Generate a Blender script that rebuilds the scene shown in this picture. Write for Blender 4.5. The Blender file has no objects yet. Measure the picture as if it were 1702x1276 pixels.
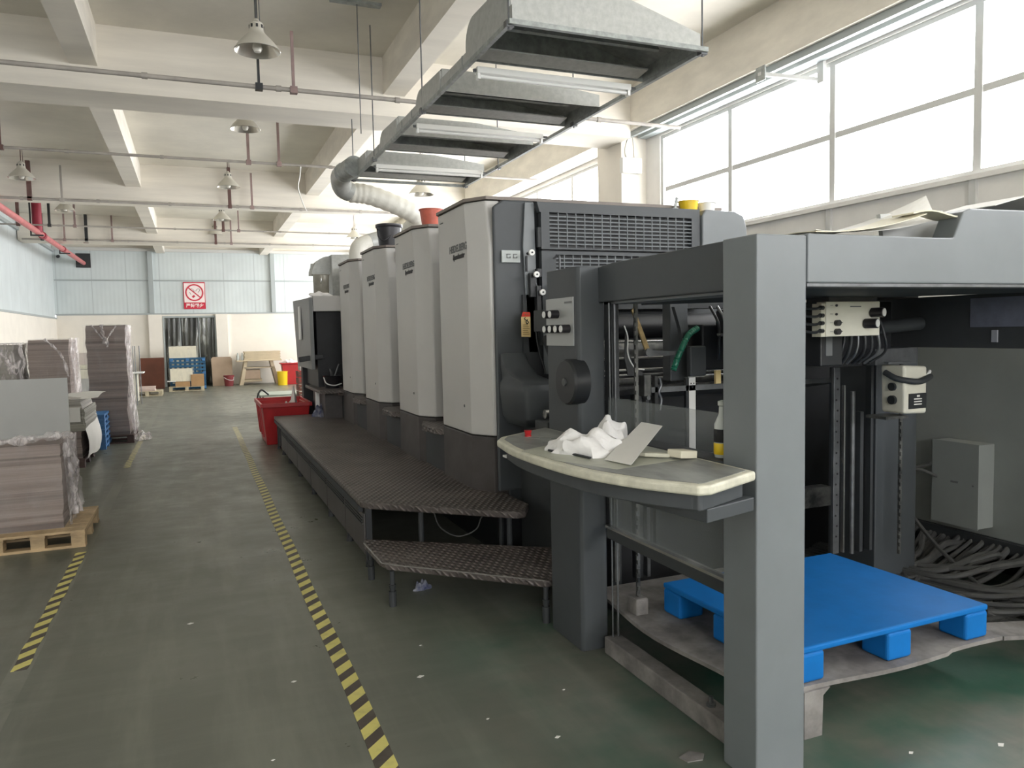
import bpy, math, random
from mathutils import Vector, Matrix
random.seed(7)
SC = bpy.context.scene
COL = SC.collection
PI = math.pi

# ------------------------------------------------------------------ camera
F_PX = 1275.0
yaw, pitch, roll = .3898, -.0677, -.0210
cy, sy, cp, sp = math.cos(yaw), math.sin(yaw), math.cos(pitch), math.sin(pitch)
fw = Vector((sy*cp, cy*cp, sp)); rt = Vector((cy, -sy, 0)); up = rt.cross(fw)
r2 = math.cos(roll)*rt + math.sin(roll)*up
u2 = -math.sin(roll)*rt + math.cos(roll)*up
cam = bpy.data.objects.new('camera', bpy.data.cameras.new('camera'))
COL.objects.link(cam)
cam.data.sensor_width = 36; cam.data.lens = F_PX/1702*36
cam.data.clip_start = .05; cam.data.clip_end = 200
mw = Matrix((r2, u2, -fw)).transposed().to_4x4(); mw.translation = (0, 0, 1.6)
cam.matrix_world = mw
SC.camera = cam

# ------------------------------------------------------------------ light
W = bpy.data.worlds.new('world'); SC.world = W; W.use_nodes = True
bg = W.node_tree.nodes['Background']
bg.inputs[0].default_value = (.98, .985, 1, 1); bg.inputs[1].default_value = 8.0
SC.view_settings.view_transform = 'Standard'; SC.view_settings.look = 'None'
SC.view_settings.exposure = .75; SC.view_settings.gamma = 1
SC.view_settings.use_curve_mapping = False

def portal(loc, sx, sy_, rot):
    l = bpy.data.lights.new('daylight_portal', 'AREA'); l.shape = 'RECTANGLE'
    l.size = sx; l.size_y = sy_; l.cycles.is_portal = True
    o = bpy.data.objects.new('daylight_portal', l); COL.objects.link(o)
    o.location = loc; o.rotation_euler = rot

XW = 6.0            # window plane, right wall
ZS, ZT = 2.81, 4.23 # sill / head
BAYS = [(-6.6, 2.3), (3.0-.6, 9.1), (10.35, 16.1), (17.2, 23.0), (24.1, 28.0)]
SILLS = [ZS, ZS, 1.6, 1.6, 1.6]  # far sills, hidden by the press, lowered to brighten the far end
for (a, b), zs in zip(BAYS, SILLS):
    portal((XW+.12, (a+b)/2, (zs+ZT)/2), ZT-zs, b-a, (0, PI/2, 0))
portal((.8, -7.1, 3.05), 8.4, 2.1, (PI/2, 0, 0))

# ------------------------------------------------------------------ materials
def lin(c):
    return tuple(((v/255)/12.92 if v/255 <= .04045 else ((v/255+.055)/1.055)**2.4) for v in c)
MC = {}
def mat(name, rgb, rough=.6, metal=0, spec=.5, noise=0, nscale=4, rgb2=None, bump=0, bscale=30, emit=None, stretch=None, coat=0, detail=6):
    """Principled paint with an optional second colour mixed in by object-space noise."""
    if name in MC: return MC[name]
    m = bpy.data.materials.new(name); m.use_nodes = True; n = m.node_tree.nodes; l = m.node_tree.links
    b = n['Principled BSDF']; c = lin(rgb)
    b.inputs['Base Color'].default_value = (*c, 1); b.inputs['Roughness'].default_value = rough
    b.inputs['Metallic'].default_value = metal; b.inputs['Specular IOR Level'].default_value = spec
    if coat: b.inputs['Coat Weight'].default_value = coat
    if noise or bump:
        tc = n.new('ShaderNodeTexCoord'); mp = n.new('ShaderNodeMapping')
        l.new(tc.outputs['Object'], mp.inputs[0])
        if stretch: mp.inputs['Scale'].default_value = stretch
    if noise:
        t = n.new('ShaderNodeTexNoise'); t.inputs['Scale'].default_value = nscale; t.inputs['Detail'].default_value = detail
        t.inputs['Roughness'].default_value = .62
        l.new(mp.outputs[0], t.inputs[0])
        r = n.new('ShaderNodeValToRGB'); d = rgb2 if rgb2 else tuple(v*(1-noise) for v in rgb)
        r.color_ramp.elements[0].position = .36; r.color_ramp.elements[1].position = .66
        r.color_ramp.elements[0].color = (*lin(d), 1); r.color_ramp.elements[1].color = (*c, 1)
        l.new(t.outputs[0], r.inputs[0]); l.new(r.outputs[0], b.inputs['Base Color'])
    if bump:
        t2 = n.new('ShaderNodeTexNoise'); t2.inputs['Scale'].default_value = bscale
        l.new(mp.outputs[0], t2.inputs[0])
        bp = n.new('ShaderNodeBump'); bp.inputs['Strength'].default_value = bump; bp.inputs['Distance'].default_value = .01
        l.new(t2.outputs[0], bp.inputs['Height']); l.new(bp.outputs[0], b.inputs['Normal'])
    MC[name] = m
    return m

def nodes(name):
    m = bpy.data.materials.new(name); m.use_nodes = True
    MC[name] = m
    return m, m.node_tree.nodes, m.node_tree.links

def math_n(n, l, op, a, b=None, c=None):
    q = n.new('ShaderNodeMath'); q.operation = op
    for i, v in enumerate((a, b, c)):
        if v is None: continue
        if isinstance(v, (int, float)): q.inputs[i].default_value = v
        else: l.new(v, q.inputs[i])
    return q.outputs[0]

def ramp(n, l, src, stops):
    r = n.new('ShaderNodeValToRGB'); e = r.color_ramp.elements
    while len(e) < len(stops): e.new(.5)
    for i, (p, c) in enumerate(stops):
        e[i].position = p; e[i].color = (*c, 1)
    l.new(src, r.inputs[0]); return r.outputs[0]

def mixc(n, l, fac, a, b):
    q = n.new('ShaderNodeMix'); q.data_type = 'RGBA'
    for i, v in ((0, fac), (6, a), (7, b)):
        if isinstance(v, (int, float)): q.inputs[i].default_value = v
        elif isinstance(v, tuple): q.inputs[i].default_value = (*v, 1)
        else: l.new(v, q.inputs[i])
    return q.outputs[2]

# green epoxy floor with grey scuffs, dust near the presses, worn tape lines
def floor_mat():
    m, n, l = nodes('green_epoxy_floor'); b = n['Principled BSDF']
    g = n.new('ShaderNodeNewGeometry'); sx = n.new('ShaderNodeSeparateXYZ'); l.new(g.outputs['Position'], sx.inputs[0])
    def noise(scale, det=6, stretch=(1, 1, 1), rough=.6):
        mp = n.new('ShaderNodeMapping'); mp.inputs['Scale'].default_value = stretch
        mp.inputs['Location'].default_value = (3.37, 7.91, .43)
        l.new(g.outputs['Position'], mp.inputs[0])
        t = n.new('ShaderNodeTexNoise'); t.inputs['Scale'].default_value = scale; t.inputs['Detail'].default_value = det
        t.inputs['Roughness'].default_value = rough
        l.new(mp.outputs[0], t.inputs[0]); return t.outputs[0]
    big = noise(.55, 5); mid = noise(3.2, 8, rough=.7); streak = noise(5, 6, (1, .12, 1)); streak2 = noise(7, 6, (.15, 1, 1)); fine = noise(40, 4)
    base = ramp(n, l, big, [(.3, lin((84, 87, 76))), (.5, lin((96, 98, 87))), (.7, lin((112, 112, 101)))])
    base = mixc(n, l, ramp(n, l, mid, [(.3, (0, 0, 0)), (.7, (.55, .55, .55))]), base, lin((116, 117, 108)))
    base = mixc(n, l, ramp(n, l, streak, [(.48, (0, 0, 0)), (.72, (.42, .42, .42))]), base, lin((138, 138, 126)))
    base = mixc(n, l, ramp(n, l, streak2, [(.46, (0, 0, 0)), (.74, (.3, .3, .3))]), base, lin((128, 131, 119)))
    # cleaner green patches in front of the press
    gx = math_n(n, l, 'SMOOTH_MAX', math_n(n, l, 'SUBTRACT', sx.outputs[0], .75), 0., .3)
    gx = math_n(n, l, 'MINIMUM', gx, 1.)
    gy = math_n(n, l, 'MINIMUM', math_n(n, l, 'MAXIMUM', math_n(n, l, 'SUBTRACT', 4.6, sx.outputs[1]), 0.), 1.)
    gp = math_n(n, l, 'MULTIPLY', math_n(n, l, 'MULTIPLY', gx, gy), ramp(n, l, noise(1.7, 5), [(.38, (0, 0, 0)), (.62, (1, 1, 1))]))
    base = mixc(n, l, gp, base, lin((58, 92, 78)))
    # worn residue of removed tape
    def line(x0, w):
        d = math_n(n, l, 'ABSOLUTE', math_n(n, l, 'SUBTRACT', sx.outputs[0], x0))
        return math_n(n, l, 'MULTIPLY', math_n(n, l, 'LESS_THAN', d, w), ramp(n, l, mid, [(.42, (0, 0, 0)), (.66, (.5, .5, .5))]))
    base = mixc(n, l, line(-.865, .05), base, lin((146, 146, 134)))
    l.new(base, b.inputs['Base Color'])
    l.new(ramp(n, l, mid, [(.3, (.26,)*3), (.7, (.5,)*3)]), b.inputs['Roughness'])
    b.inputs['Specular IOR Level'].default_value = .45
    return m

def stripes_mat(name, c1, c2, period, k, wear=.35):
    m, n, l = nodes(name); b = n['Principled BSDF']
    g = n.new('ShaderNodeNewGeometry'); sx = n.new('ShaderNodeSeparateXYZ'); l.new(g.outputs['Position'], sx.inputs[0])
    v = math_n(n, l, 'SUBTRACT', sx.outputs[1], math_n(n, l, 'MULTIPLY', sx.outputs[0], k))
    f = math_n(n, l, 'FRACT', math_n(n, l, 'DIVIDE', v, period))
    st = math_n(n, l, 'GREATER_THAN', f, .48)
    col = mixc(n, l, st, lin(c1), lin(c2))
    t = n.new('ShaderNodeTexNoise'); t.inputs['Scale'].default_value = 14; t.inputs['Detail'].default_value = 8
    l.new(g.outputs['Position'], t.inputs[0])
    col = mixc(n, l, ramp(n, l, t.outputs[0], [(.5, (0, 0, 0)), (.75, (wear,)*3)]), col, lin((112, 108, 96)))
    # paler with distance down the aisle
    far = math_n(n, l, 'MINIMUM', math_n(n, l, 'MAXIMUM', math_n(n, l, 'MULTIPLY', math_n(n, l, 'SUBTRACT', sx.outputs[1], 6.), .1), 0.), .62)
    col = mixc(n, l, far, col, lin((150, 147, 130)))
    l.new(col, b.inputs['Base Color']); b.inputs['Roughness'].default_value = .5
    return m

def rib_mat(name, rgb, axis, period, depth=.5, rgb2=None, rough=.45):
    """Ribbed sheet cladding: bump waves along one world axis, faint panel joints."""
    m, n, l = nodes(name); b = n['Principled BSDF']
    g = n.new('ShaderNodeNewGeometry'); sx = n.new('ShaderNodeSeparateXYZ'); l.new(g.outputs['Position'], sx.inputs[0])
    p = sx.outputs[axis]
    w = math_n(n, l, 'SINE', math_n(n, l, 'MULTIPLY', p, 2*PI/period))
    bp = n.new('ShaderNodeBump'); bp.inputs['Strength'].default_value = depth; bp.inputs['Distance'].default_value = .01
    l.new(w, bp.inputs['Height']); l.new(bp.outputs[0], b.inputs['Normal'])
    jo = math_n(n, l, 'GREATER_THAN', math_n(n, l, 'FRACT', math_n(n, l, 'DIVIDE', p, 1.0)), .985)
    t = n.new('ShaderNodeTexNoise'); t.inputs['Scale'].default_value = 1.2; l.new(g.outputs['Position'], t.inputs[0])
    col = ramp(n, l, t.outputs[0], [(.3, lin(tuple(v*.95 for v in rgb))), (.7, lin(rgb))])
    col = mixc(n, l, jo, col, lin(tuple(v*.85 for v in rgb)))
    l.new(col, b.inputs['Base Color']); b.inputs['Roughness'].default_value = rough
    return m

def layer_mat(name, c1, c2, period=.012, rough=.75, band=None):
    """Edges of a stack of sheets: fine irregular layers in z."""
    m, n, l = nodes(name); b = n['Principled BSDF']
    g = n.new('ShaderNodeNewGeometry'); sx = n.new('ShaderNodeSeparateXYZ'); l.new(g.outputs['Position'], sx.inputs[0])
    cb = n.new('ShaderNodeCombineXYZ')
    l.new(math_n(n, l, 'MULTIPLY', sx.outputs[0], .4), cb.inputs[0]); l.new(math_n(n, l, 'MULTIPLY', sx.outputs[1], .4), cb.inputs[1])
    l.new(math_n(n, l, 'DIVIDE', sx.outputs[2], period*2), cb.inputs[2])
    t = n.new('ShaderNodeTexNoise'); t.inputs['Scale'].default_value = 1; t.inputs['Detail'].default_value = 8; t.inputs['Roughness'].default_value = .75
    l.new(cb.outputs[0], t.inputs[0])
    col = ramp(n, l, t.outputs[0], [(.35, lin(c1)), (.62, lin(c2))])
    # ream joints
    cb2 = n.new('ShaderNodeCombineXYZ'); l.new(math_n(n, l, 'MULTIPLY', sx.outputs[2], 7.), cb2.inputs[2])
    t2 = n.new('ShaderNodeTexNoise'); t2.inputs['Scale'].default_value = 1.3; l.new(cb2.outputs[0], t2.inputs[0])
    col = mixc(n, l, ramp(n, l, t2.outputs[0], [(.40, (.6,)*3), (.43, (0,)*3), (.57, (0,)*3), (.6, (.35,)*3)]), col, lin(band or tuple(v*.7 for v in c1)))
    l.new(col, b.inputs['Base Color']); b.inputs['Roughness'].default_value = rough
    bp = n.new('ShaderNodeBump'); bp.inputs['Strength'].default_value = .5; bp.inputs['Distance'].default_value = .006
    l.new(t.outputs[0], bp.inputs['Height']); l.new(bp.outputs[0], b.inputs['Normal'])
    return m

def film_mat(name, alpha, tint=(225, 222, 220), bscale=9, strength=1.0, stretch=(1, 1, .35)):
    """Creased clear stretch film."""
    m, n, l = nodes(name); b = n['Principled BSDF']
    g = n.new('ShaderNodeNewGeometry'); mp = n.new('ShaderNodeMapping'); mp.inputs['Scale'].default_value = stretch
    mp.inputs['Rotation'].default_value = (.5, .4, .2)
    l.new(g.outputs['Position'], mp.inputs[0])
    t = n.new('ShaderNodeTexNoise'); t.inputs['Scale'].default_value = bscale; t.inputs['Detail'].default_value = 5; t.inputs['Distortion'].default_value = .8
    l.new(mp.outputs[0], t.inputs[0])
    bp = n.new('ShaderNodeBump'); bp.inputs['Strength'].default_value = strength; bp.inputs['Distance'].default_value = .08
    l.new(t.outputs[0], bp.inputs['Height'])
    b.inputs['Base Color'].default_value = (*lin(tint), 1); b.inputs['Roughness'].default_value = .18
    b.inputs['Specular IOR Level'].default_value = .9
    l.new(bp.outputs[0], b.inputs['Normal'])
    a = ramp(n, l, t.outputs[0], [(.35, (alpha*.4,)*3), (.5, (alpha,)*3), (.62, (min(1, alpha*2.6),)*3), (.7, (alpha*.6,)*3)])
    l.new(a, b.inputs['Alpha'])
    return m

def glass_mat(name, alpha, tint, rough=.05):
    m, n, l = nodes(name); b = n['Principled BSDF']
    b.inputs['Base Color'].default_value = (*lin(tint), 1); b.inputs['Roughness'].default_value = rough
    b.inputs['Alpha'].default_value = alpha
    return m

def tread_mat():
    """Checkered anti-slip tread plate, brown-grey and worn."""
    m, n, l = nodes('tread_plate'); b = n['Principled BSDF']
    g = n.new('ShaderNodeNewGeometry'); sx = n.new('ShaderNodeSeparateXYZ'); l.new(g.outputs['Position'], sx.inputs[0])
    def s(a, p, ph=0): return math_n(n, l, 'SINE', math_n(n, l, 'ADD', math_n(n, l, 'MULTIPLY', a, 2*PI/p), ph))
    u = math_n(n, l, 'ADD', sx.outputs[0], sx.outputs[2]); v = sx.outputs[1]
    a = math_n(n, l, 'MULTIPLY', s(u, .05), s(v, .08))
    h = math_n(n, l, 'SMOOTH_MAX', a, 0., .2)
    t = n.new('ShaderNodeTexNoise'); t.inputs['Scale'].default_value = 3; t.inputs['Detail'].default_value = 8
    l.new(g.outputs['Position'], t.inputs[0])
    base = ramp(n, l, t.outputs[0], [(.35, lin((66, 60, 58))), (.65, lin((98, 91, 87)))])
    col = mixc(n, l, math_n(n, l, 'MINIMUM', math_n(n, l, 'MULTIPLY', h, 1.2), 1.), base, lin((118, 110, 106)))
    l.new(col, b.inputs['Base Color']); b.inputs['Roughness'].default_value = .42; b.inputs['Metallic'].default_value = .15
    bp = n.new('ShaderNodeBump'); bp.inputs['Strength'].default_value = .8; bp.inputs['Distance'].default_value = .012
    l.new(h, bp.inputs['Height']); l.new(bp.outputs[0], b.inputs['Normal'])
    return m

FLOOR = floor_mat()
WALLP = mat('cream_wall_paint', (236, 230, 219), .85, noise=.03, nscale=1.5)
CEILP = mat('ceiling_paint', (232, 227, 214), .9, noise=.08, nscale=.7, bump=.15, bscale=12)
BEAMP = mat('beam_paint', (236, 230, 218), .88, noise=.07, nscale=1.6, stretch=(.3, 1, 3))
CLAD_X = rib_mat('ribbed_cladding_far', (208, 216, 216), 0, .125, .1)
CLAD_Y = rib_mat('ribbed_cladding_side', (212, 220, 221), 1, .125, .08)
TRIMG = mat('grey_steel_trim', (165, 172, 172), .5)
WFRAME = mat('white_window_frame', (206, 206, 203), .5)
WSHEET = mat('white_sheet_wall', (240, 237, 232), .7, noise=.04, nscale=2)
TAPE = stripes_mat('hazard_stripes', (74, 66, 60), (214, 204, 118), .155, 1.0)
COVER = mat('unit_cover_silver_grey', (200, 198, 194), .42, noise=.03, nscale=1.2)
DARKP = mat('press_dark_grey', (72, 76, 79), .5, noise=.08, nscale=2.5)
DARKR = mat('press_dark_grey_matte', (58, 61, 63), .62, noise=.12, nscale=3)
BASEP = mat('base_cabinet_grey', (82, 78, 77), .55, noise=.2, nscale=3, rgb2=(66, 61, 59))
FEED = mat('feeder_frame_grey', (122, 127, 130), .4, noise=.05, nscale=2)
BLACKM = mat('black_metal', (40, 42, 44), .45)
DEEP = mat('near_black', (26, 28, 32), .5, noise=.3, nscale=6)
STEEL = mat('bright_steel', (190, 190, 188), .25, metal=.9)
STEELD = mat('dull_steel', (120, 122, 124), .4, metal=.6, noise=.2, nscale=10)
GALV = mat('galvanised_sheet', (182, 184, 180), .45, metal=.15, noise=.08, nscale=22)
GALVD = mat('galvanised_sheet_weathered', (168, 173, 170), .5, metal=.15, noise=.18, nscale=16)
TREAD = tread_mat()
CREAM = mat('cream_enamel', (222, 219, 203), .4, noise=.05, nscale=6)
CREAMD = mat('worn_cream_edge', (220, 217, 198), .45, noise=.12, nscale=14)
INLAY = mat('console_grey_inlay', (150, 152, 147), .45, noise=.25, nscale=9, stretch=(1, .4, 1))
BLUEP = mat('blue_plastic', (20, 112, 188), .5, spec=.2, noise=.05, nscale=8)
BLUED = mat('faded_blue_plastic', (70, 130, 190), .5, noise=.2, nscale=9)
BLUEF = mat('dark_blue_plastic', (30, 92, 130), .5, noise=.2, nscale=9)
REDP = mat('red_plastic', (188, 34, 38), .38, noise=.1, nscale=5)
REDO = mat('faded_red_plastic', (216, 108, 86), .42, noise=.15, nscale=6)
YELP = mat('yellow_plastic', (232, 196, 30), .4)
WHITEP = mat('white_plastic', (232, 232, 228), .45)
BLKP = mat('black_plastic', (34, 32, 36), .35)
PINK = mat('red_pipe_paint', (206, 122, 122), .5, noise=.1, nscale=4)
REDPIPE = mat('deep_red_pipe_paint', (150, 40, 58), .5)
PIPEG = mat('pipe_grey_paint', (176, 170, 162), .6, noise=.15, nscale=3)
PIPEB = mat('brown_rusty_pipe', (112, 82, 76), .65, noise=.2, nscale=5)
PIPEP = mat('mauve_pipe_paint', (158, 134, 130), .6, noise=.15, nscale=5)
WOOD = mat('pallet_pine', (205, 178, 138), .75, noise=.22, nscale=5, stretch=(1, .15, 3))
WOODP = mat('pallet_pine_pale', (202, 190, 160), .75, noise=.2, nscale=5)
WOODD = mat('dark_pallet_wood', (84, 66, 62), .8, noise=.3, nscale=5)
BROWNB = mat('brown_board', (122, 72, 54), .6, noise=.15, nscale=2)
TANB = mat('tan_board', (176, 154, 132), .65, noise=.08, nscale=2)
CARD = mat('cardboard', (178, 142, 100), .8, noise=.08, nscale=3)
GREYB = mat('grey_chipboard_sheet', (186, 187, 184), .7, noise=.03, nscale=2)
STK1 = layer_mat('grey_board_stack_edges', (126, 112, 106), (158, 145, 138))
STK2 = layer_mat('dark_board_stack_edges', (112, 100, 95), (142, 130, 124))
STK3 = layer_mat('olive_board_stack_edges', (128, 126, 116), (160, 158, 148))
STKW = layer_mat('white_board_stack_edges', (150, 146, 140), (214, 208, 198), .02)
PAPERW = mat('white_paper', (228, 226, 220), .7, noise=.03, nscale=3)
PAPERC = mat('cream_paper', (224, 218, 196), .7)
FILM = film_mat('stretch_film', .05)
FILMH = film_mat('stretch_film_bunched', .30, (236, 228, 226), 12)
CURT = film_mat('strip_curtain_plastic', .4, (120, 122, 114), 2.2, .3, (1.5, 1, .3))
GLASS = glass_mat('window_glass', .06, (240, 245, 250))
SCREEN = glass_mat('hazy_guard_glass', .27, (150, 156, 156), .12)  # pane's slight haze put into a grey see-through colour
BULB = glass_mat('bulb_glass', .75, (235, 232, 222), .15)
LAMPW = mat('lamp_shade_enamel', (196, 192, 180), .45)
LAMPI = mat('lamp_reflector', (206, 202, 192), .2, metal=.7)
DUCTW = mat('white_duct_foil', (226, 224, 214), .45, bump=.6, bscale=14)
CLOTH = mat('white_cotton_cloth', (232, 230, 228), .95, bump=.7, bscale=26)
TAGY = mat('tag_manila', (232, 206, 148), .7)
TAGR = mat('tag_red', (212, 62, 44), .7)
BLACKT = mat('black_print', (22, 22, 24), .6)
GREYT = mat('grey_print', (110, 112, 112), .6)
GREENH = mat('green_hose_plastic', (30, 108, 84), .35)
GOLD = mat('brass_tone_metal', (186, 160, 112), .4, metal=.5, noise=.2, nscale=30)
CABLE = mat('grey_cable', (84, 84, 82), .6, noise=.15, nscale=8)
DUSTY = mat('dusty_steel_plate', (150, 146, 142), .75, noise=.3, nscale=5, rgb2=(104, 100, 98))
CABG = mat('control_cabinet_grey', (152, 156, 152), .5, noise=.05, nscale=2)
SIGNR = mat('sign_red', (196, 30, 58), .5)
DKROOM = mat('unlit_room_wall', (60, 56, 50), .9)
DESKW = mat('desk_laminate', (206, 190, 160), .6, noise=.06, nscale=3)
GREENB = mat('green_bottle_plastic', (54, 120, 96), .4)
NAVY = mat('navy_cloth', (48, 56, 96), .9, noise=.4, nscale=14, rgb2=(150, 152, 160))
OILY = mat('oil_stained_steel', (120, 120, 116), .35, metal=.5, noise=.4, nscale=8, rgb2=(58, 60, 60))

# ------------------------------------------------------------------ mesh helpers
class MB:
    def __init__(s): s.v = []; s.f = []
    def add(s, vs, fs):
        o = len(s.v); s.v += [Vector(p) for p in vs]; s.f += [tuple(i+o for i in f) for f in fs]; return s
    def box(s, x0, x1, y0, y1, z0, z1):
        return s.add([(x, y, z) for z in (z0, z1) for x, y in ((x0, y0), (x1, y0), (x1, y1), (x0, y1))],
                     [(3, 2, 1, 0), (4, 5, 6, 7), (0, 1, 5, 4), (1, 2, 6, 5), (2, 3, 7, 6), (3, 0, 4, 7)])
    def obx(s, c, size, rot=(0, 0, 0)):
        from mathutils import Euler
        R = Euler(rot).to_matrix(); a, b, d = (q/2 for q in size)
        vs = [Vector(c)+R@Vector((x, y, z)) for z in (-d, d) for x, y in ((-a, -b), (a, -b), (a, b), (-a, b))]
        return s.add(vs, [(3, 2, 1, 0), (4, 5, 6, 7), (0, 1, 5, 4), (1, 2, 6, 5), (2, 3, 7, 6), (3, 0, 4, 7)])
    def prism(s, poly, vec):
        n = len(poly); vec = Vector(vec); P = [Vector(p) for p in poly]
        nrm = sum(((P[i]-P[0]).cross(P[(i+1) % n]-P[0]) for i in range(n)), Vector())
        if nrm.dot(vec) > 0: P = P[::-1]
        vs = P+[p+vec for p in P]
        return s.add(vs, [tuple(range(n)), tuple(range(2*n-1, n-1, -1))]+[(i, i+n, (i+1) % n+n, (i+1) % n) for i in range(n)])
    def cyl(s, p0, p1, r0, r1=None, n=16, caps=True):
        p0, p1 = Vector(p0), Vector(p1); r1 = r0 if r1 is None else r1
        d = (p1-p0).normalized(); a = d.orthogonal().normalized(); b = d.cross(a)
        vs = [p+r*(math.cos(t)*a+math.sin(t)*b) for p, r in ((p0, r0), (p1, r1)) for t in (2*PI*i/n for i in range(n))]
        fs = [(i, (i+1) % n, (i+1) % n+n, i+n) for i in range(n)]
        if caps: fs += [tuple(range(n-1, -1, -1)), tuple(range(n, 2*n))]
        return s.add(vs, fs)
    def tube(s, pts, r, n=8, sub=6):
        P = spline(pts, sub) if sub else [Vector(p) for p in pts]
        m = len(P); vs = []; a = None
        for i, p in enumerate(P):
            d = (P[min(i+1, m-1)]-P[max(i-1, 0)]).normalized()
            a = (a-d*a.dot(d)).normalized() if a is not None and (a-d*a.dot(d)).length > 1e-4 else d.orthogonal().normalized()
            b = d.cross(a); rr = r(i/(m-1)) if callable(r) else r
            vs += [p+rr*(math.cos(2*PI*k/n)*a+math.sin(2*PI*k/n)*b) for k in range(n)]
        fs = [(i*n+k, i*n+(k+1) % n, (i+1)*n+(k+1) % n, (i+1)*n+k) for i in range(m-1) for k in range(n)]
        fs += [tuple(range(n-1, -1, -1)), tuple(range((m-1)*n, m*n))]
        return s.add(vs, fs)
    def lathe(s, prof, c, n=24, closed=False):
        c = Vector(c); m = len(prof)
        vs = [c+Vector((r*math.cos(2*PI*k/n), r*math.sin(2*PI*k/n), z)) for r, z in prof for k in range(n)]
        fs = [(i*n+k, i*n+(k+1) % n, (i+1)*n+(k+1) % n, (i+1)*n+k) for i in range(m-1) for k in range(n)]
        return s.add(vs, fs)
    def sheet(s, fn, nu, nv, th=0):
        top = [Vector(fn(i/nu, j/nv)) for j in range(nv+1) for i in range(nu+1)]
        fs = [(j*(nu+1)+i, j*(nu+1)+i+1, (j+1)*(nu+1)+i+1, (j+1)*(nu+1)+i) for j in range(nv) for i in range(nu)]
        if not th: return s.add(top, fs)
        N = len(top); low = [p-Vector((0, 0, th)) for p in top]
        ed = [(i) for i in range(nu)]
        q = list(fs)+[tuple(k+N for k in f[::-1]) for f in fs]
        ring = [i for i in range(nu)]+[j*(nu+1)+nu for j in range(nv)]+[nv*(nu+1)+i for i in range(nu, 0, -1)]+[j*(nu+1) for j in range(nv, 0, -1)]
        q += [(ring[i], ring[i]+N, ring[(i+1) % len(ring)]+N, ring[(i+1) % len(ring)]) for i in range(len(ring))]
        return s.add(top+low, q)
    def build(s, name, m, parent=None, bevel=0, smooth=False, label=None, seg=2):
        me = bpy.data.meshes.new(name)
        if parent is not None:
            root = parent
            org = Vector()
            while root is not None: org = org+root.location; root = root.parent
        else:
            xs = [p.x for p in s.v]; ys = [p.y for p in s.v]; zs = [p.z for p in s.v]
            org = Vector(((min(xs)+max(xs))/2, (min(ys)+max(ys))/2, min(zs)))
        me.from_pydata([p-org for p in s.v], [], s.f); me.update()
        o = bpy.data.objects.new(name, me); COL.objects.link(o)
        if parent is not None: o.parent = parent
        else: o.location = org
        me.materials.append(m)
        if smooth:
            for p in me.polygons: p.use_smooth = True
            me.set_sharp_from_angle(angle=math.radians(40))
        if bevel:
            b = o.modifiers.new('bevel', 'BEVEL'); b.width = bevel; b.segments = seg; b.limit_method = 'ANGLE'; b.angle_limit = math.radians(35)
        if label: o['label'] = label
        return o

def spline(pts, sub=6):
    P = [Vector(p) for p in pts]; out = []
    for i in range(len(P)-1):
        a = P[i-1] if i else P[0]*2-P[1]; b, c = P[i], P[i+1]; d = P[i+2] if i+2 < len(P) else P[-1]*2-P[-2]
        for k in range(sub):
            t = k/sub
            out.append(.5*((2*b)+(c-a)*t+(2*a-5*b+4*c-d)*t*t+(-a+3*b-3*c+d)*t**3))
    out.append(P[-1]); return out

def B(*a): return MB().box(*a)

def thing(name, label, cat, loc=(0, 0, 0), group=None, rz=0):
    o = bpy.data.objects.new(name, None); COL.objects.link(o); o.location = loc; o.rotation_euler = (0, 0, rz)
    o.empty_display_size = .1
    o['label'] = label; o['category'] = cat
    if group: o['group'] = group
    return o

def tag(o, label, cat, group=None, kind=None):
    o['label'] = label; o['category'] = cat
    if group: o['group'] = group
    if kind: o['kind'] = kind
    return o

def struct(name, mb, m, parent=None, **k):
    o = mb.build(name, m, parent, **k)
    if parent is None: o['kind'] = 'structure'
    return o

def dup(root, loc, label, group=None, rz=None):
    kids = {}
    for o in COL.objects:
        if o.parent: kids.setdefault(o.parent, []).append(o)
    r = root.copy(); COL.objects.link(r); r.location = loc; r['label'] = label
    if rz is not None: r.rotation_euler = (0, 0, rz)
    if group: r['group'] = group
    def rec(a, b):
        for ch in kids.get(a, []):
            c = ch.copy(); COL.objects.link(c); c.parent = b
            rec(ch, c)
    rec(root, r)
    return r

def text(body, name, m, org, xdir, ydir, width=None, size=.05, ext=.001, parent=None, shear=0, center=True, offset=0):
    cu = bpy.data.curves.new(name, 'FONT'); cu.body = body; cu.size = size; cu.extrude = ext; cu.shear = shear; cu.offset = offset
    if center: cu.align_x = 'CENTER'; cu.align_y = 'CENTER'
    tmp = bpy.data.objects.new('t', cu); COL.objects.link(tmp); bpy.context.view_layer.update()
    me = bpy.data.meshes.new_from_object(tmp)
    w = tmp.dimensions.x; k = width/w if width and w else 1
    bpy.data.objects.remove(tmp)
    X = Vector(xdir).normalized(); Y = Vector(ydir).normalized(); Z = X.cross(Y)
    mb = MB(); o = Vector(org)
    mb.v = [o+X*v.co.x*k+Y*v.co.y*(k if width else 1)+Z*v.co.z for v in me.vertices]
    mb.f = [tuple(p.vertices) for p in me.polygons]
    bpy.data.meshes.remove(me)
    return mb.build(name, m, parent)

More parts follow.
